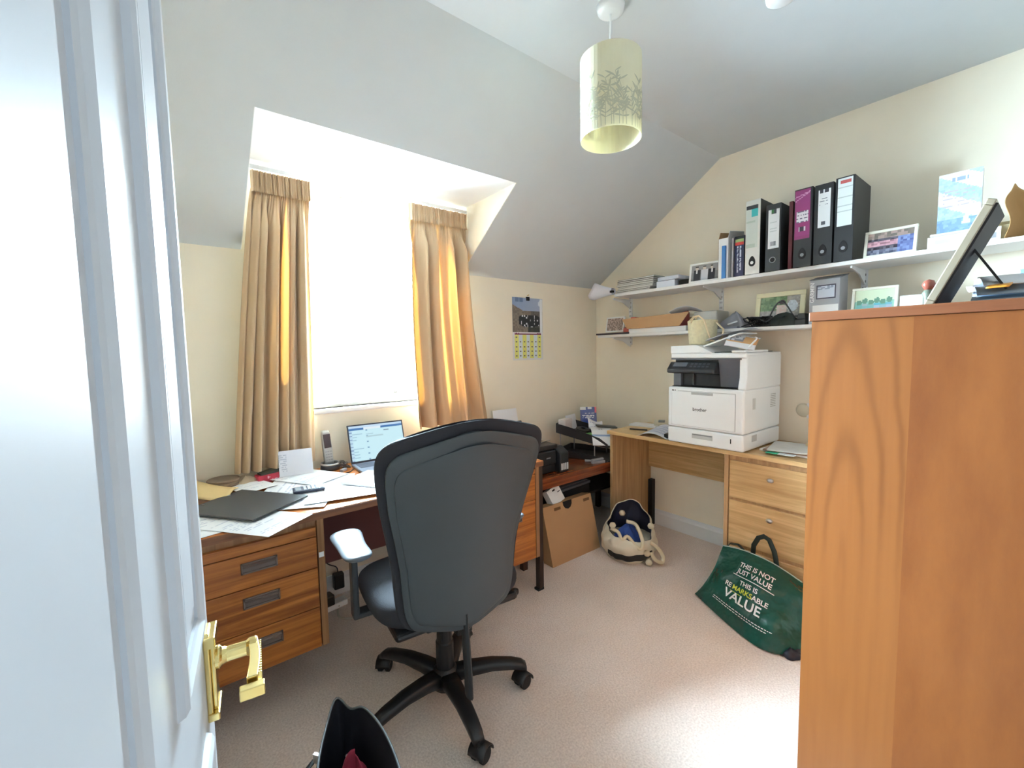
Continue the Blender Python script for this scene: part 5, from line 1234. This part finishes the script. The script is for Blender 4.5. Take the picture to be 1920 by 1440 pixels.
build('outer_wall', MB().grid(lambda u, v: tote(u, v), 66, 10, wrapu=True), bl, tt, smooth=True)
build('inner_lining', MB().grid(lambda u, v: tote(u, .02 + .97 * v, .035), 66, 10, wrapu=True), blin, tt, smooth=True)
build('bag_base', MB().grid(lambda u, v: tuple(Vector(tote(u, 0)) * (v) + Vector((0, 0, .004))), 44, 3, wrapu=True), bl, tt)
build('piping', MB().tube([tote(i / 66, 1, .018) for i in range(66)], .0032, 6, closed=True), M('tote_piping', (92, 96, 98), .4), tt, smooth=True)
build('strap', MB().tube([Vector(p) - O for p in ((.250, 1.175, .275), (.215, 1.16, .265), (.175, 1.12, .235), (.14, 1.06, .185), (.12, .98, .13), (.13, .90, .11))], .0075, 8, flat=.35), bl, tt, smooth=True)
build('buckle', MB().box(-.004, .004, -.008, .008, -.012, .012), silver, tt, loc=(-.062, .125, .285), rot=(0, 0, .6))
build('stud', MB().lathe([(0, -.005), (.005, 0), (0, .005)], 10, (.012, .12, .25)), silver, tt)
S('crimson_scarf', 'crimson scarf bundled inside the black tote bag', 'scarf', lump(.052, .072, .235, 21), M('crimson_wool', (150, 44, 64), .9, bump=.5, bscale=60), (.318, 1.095, .008), smooth=True)

# ================================================================ plugs and cables under the desk
ex = T('extension_block', 'white mains extension block on the carpet under the desk', 'extension block', (.56, 2.32, 0), 8)
build('block', MB().box(-.11, .11, -.028, .028, 0, .03), white_plastic, ex, bev=.005)
S('plug_adapter', 'upright black mains adapter against the skirting under the desk', 'adapter', MB().box(-.027, .027, -.02, .02, 0, .085), black_plastic, (.655, 2.405, .055), 0, bev=.006)
S('plug_adapter', 'squat black mains adapter plugged into the extension block', 'adapter', MB().box(-.03, .03, -.03, .03, 0, .055), black_plastic, (.568, 2.315, .031), 10, bev=.006)
S('mains_lead', 'thin black lead dropping from the desk to the adapter', 'cable', MB().tube([catm([(.57, 2.425, .42), (.575, 2.42, .30), (.60, 2.42, .21), (.65, 2.42, .17), (.655, 2.41, .142)], i / 24) for i in range(25)], .003, 6), black_plastic)
S('white_lead', 'white cable lying in a loop on the carpet under the desk', 'cable', MB().tube([catm([(.62, 2.30, .012), (.70, 2.36, .006), (.82, 2.35, .005), (.88, 2.27, .005), (.80, 2.18, .005), (.68, 2.15, .005), (.60, 2.20, .005), (.61, 2.28, .006)], i / 48) for i in range(49)], .005, 8), M('dull_white_cable', (206, 200, 186), .5))
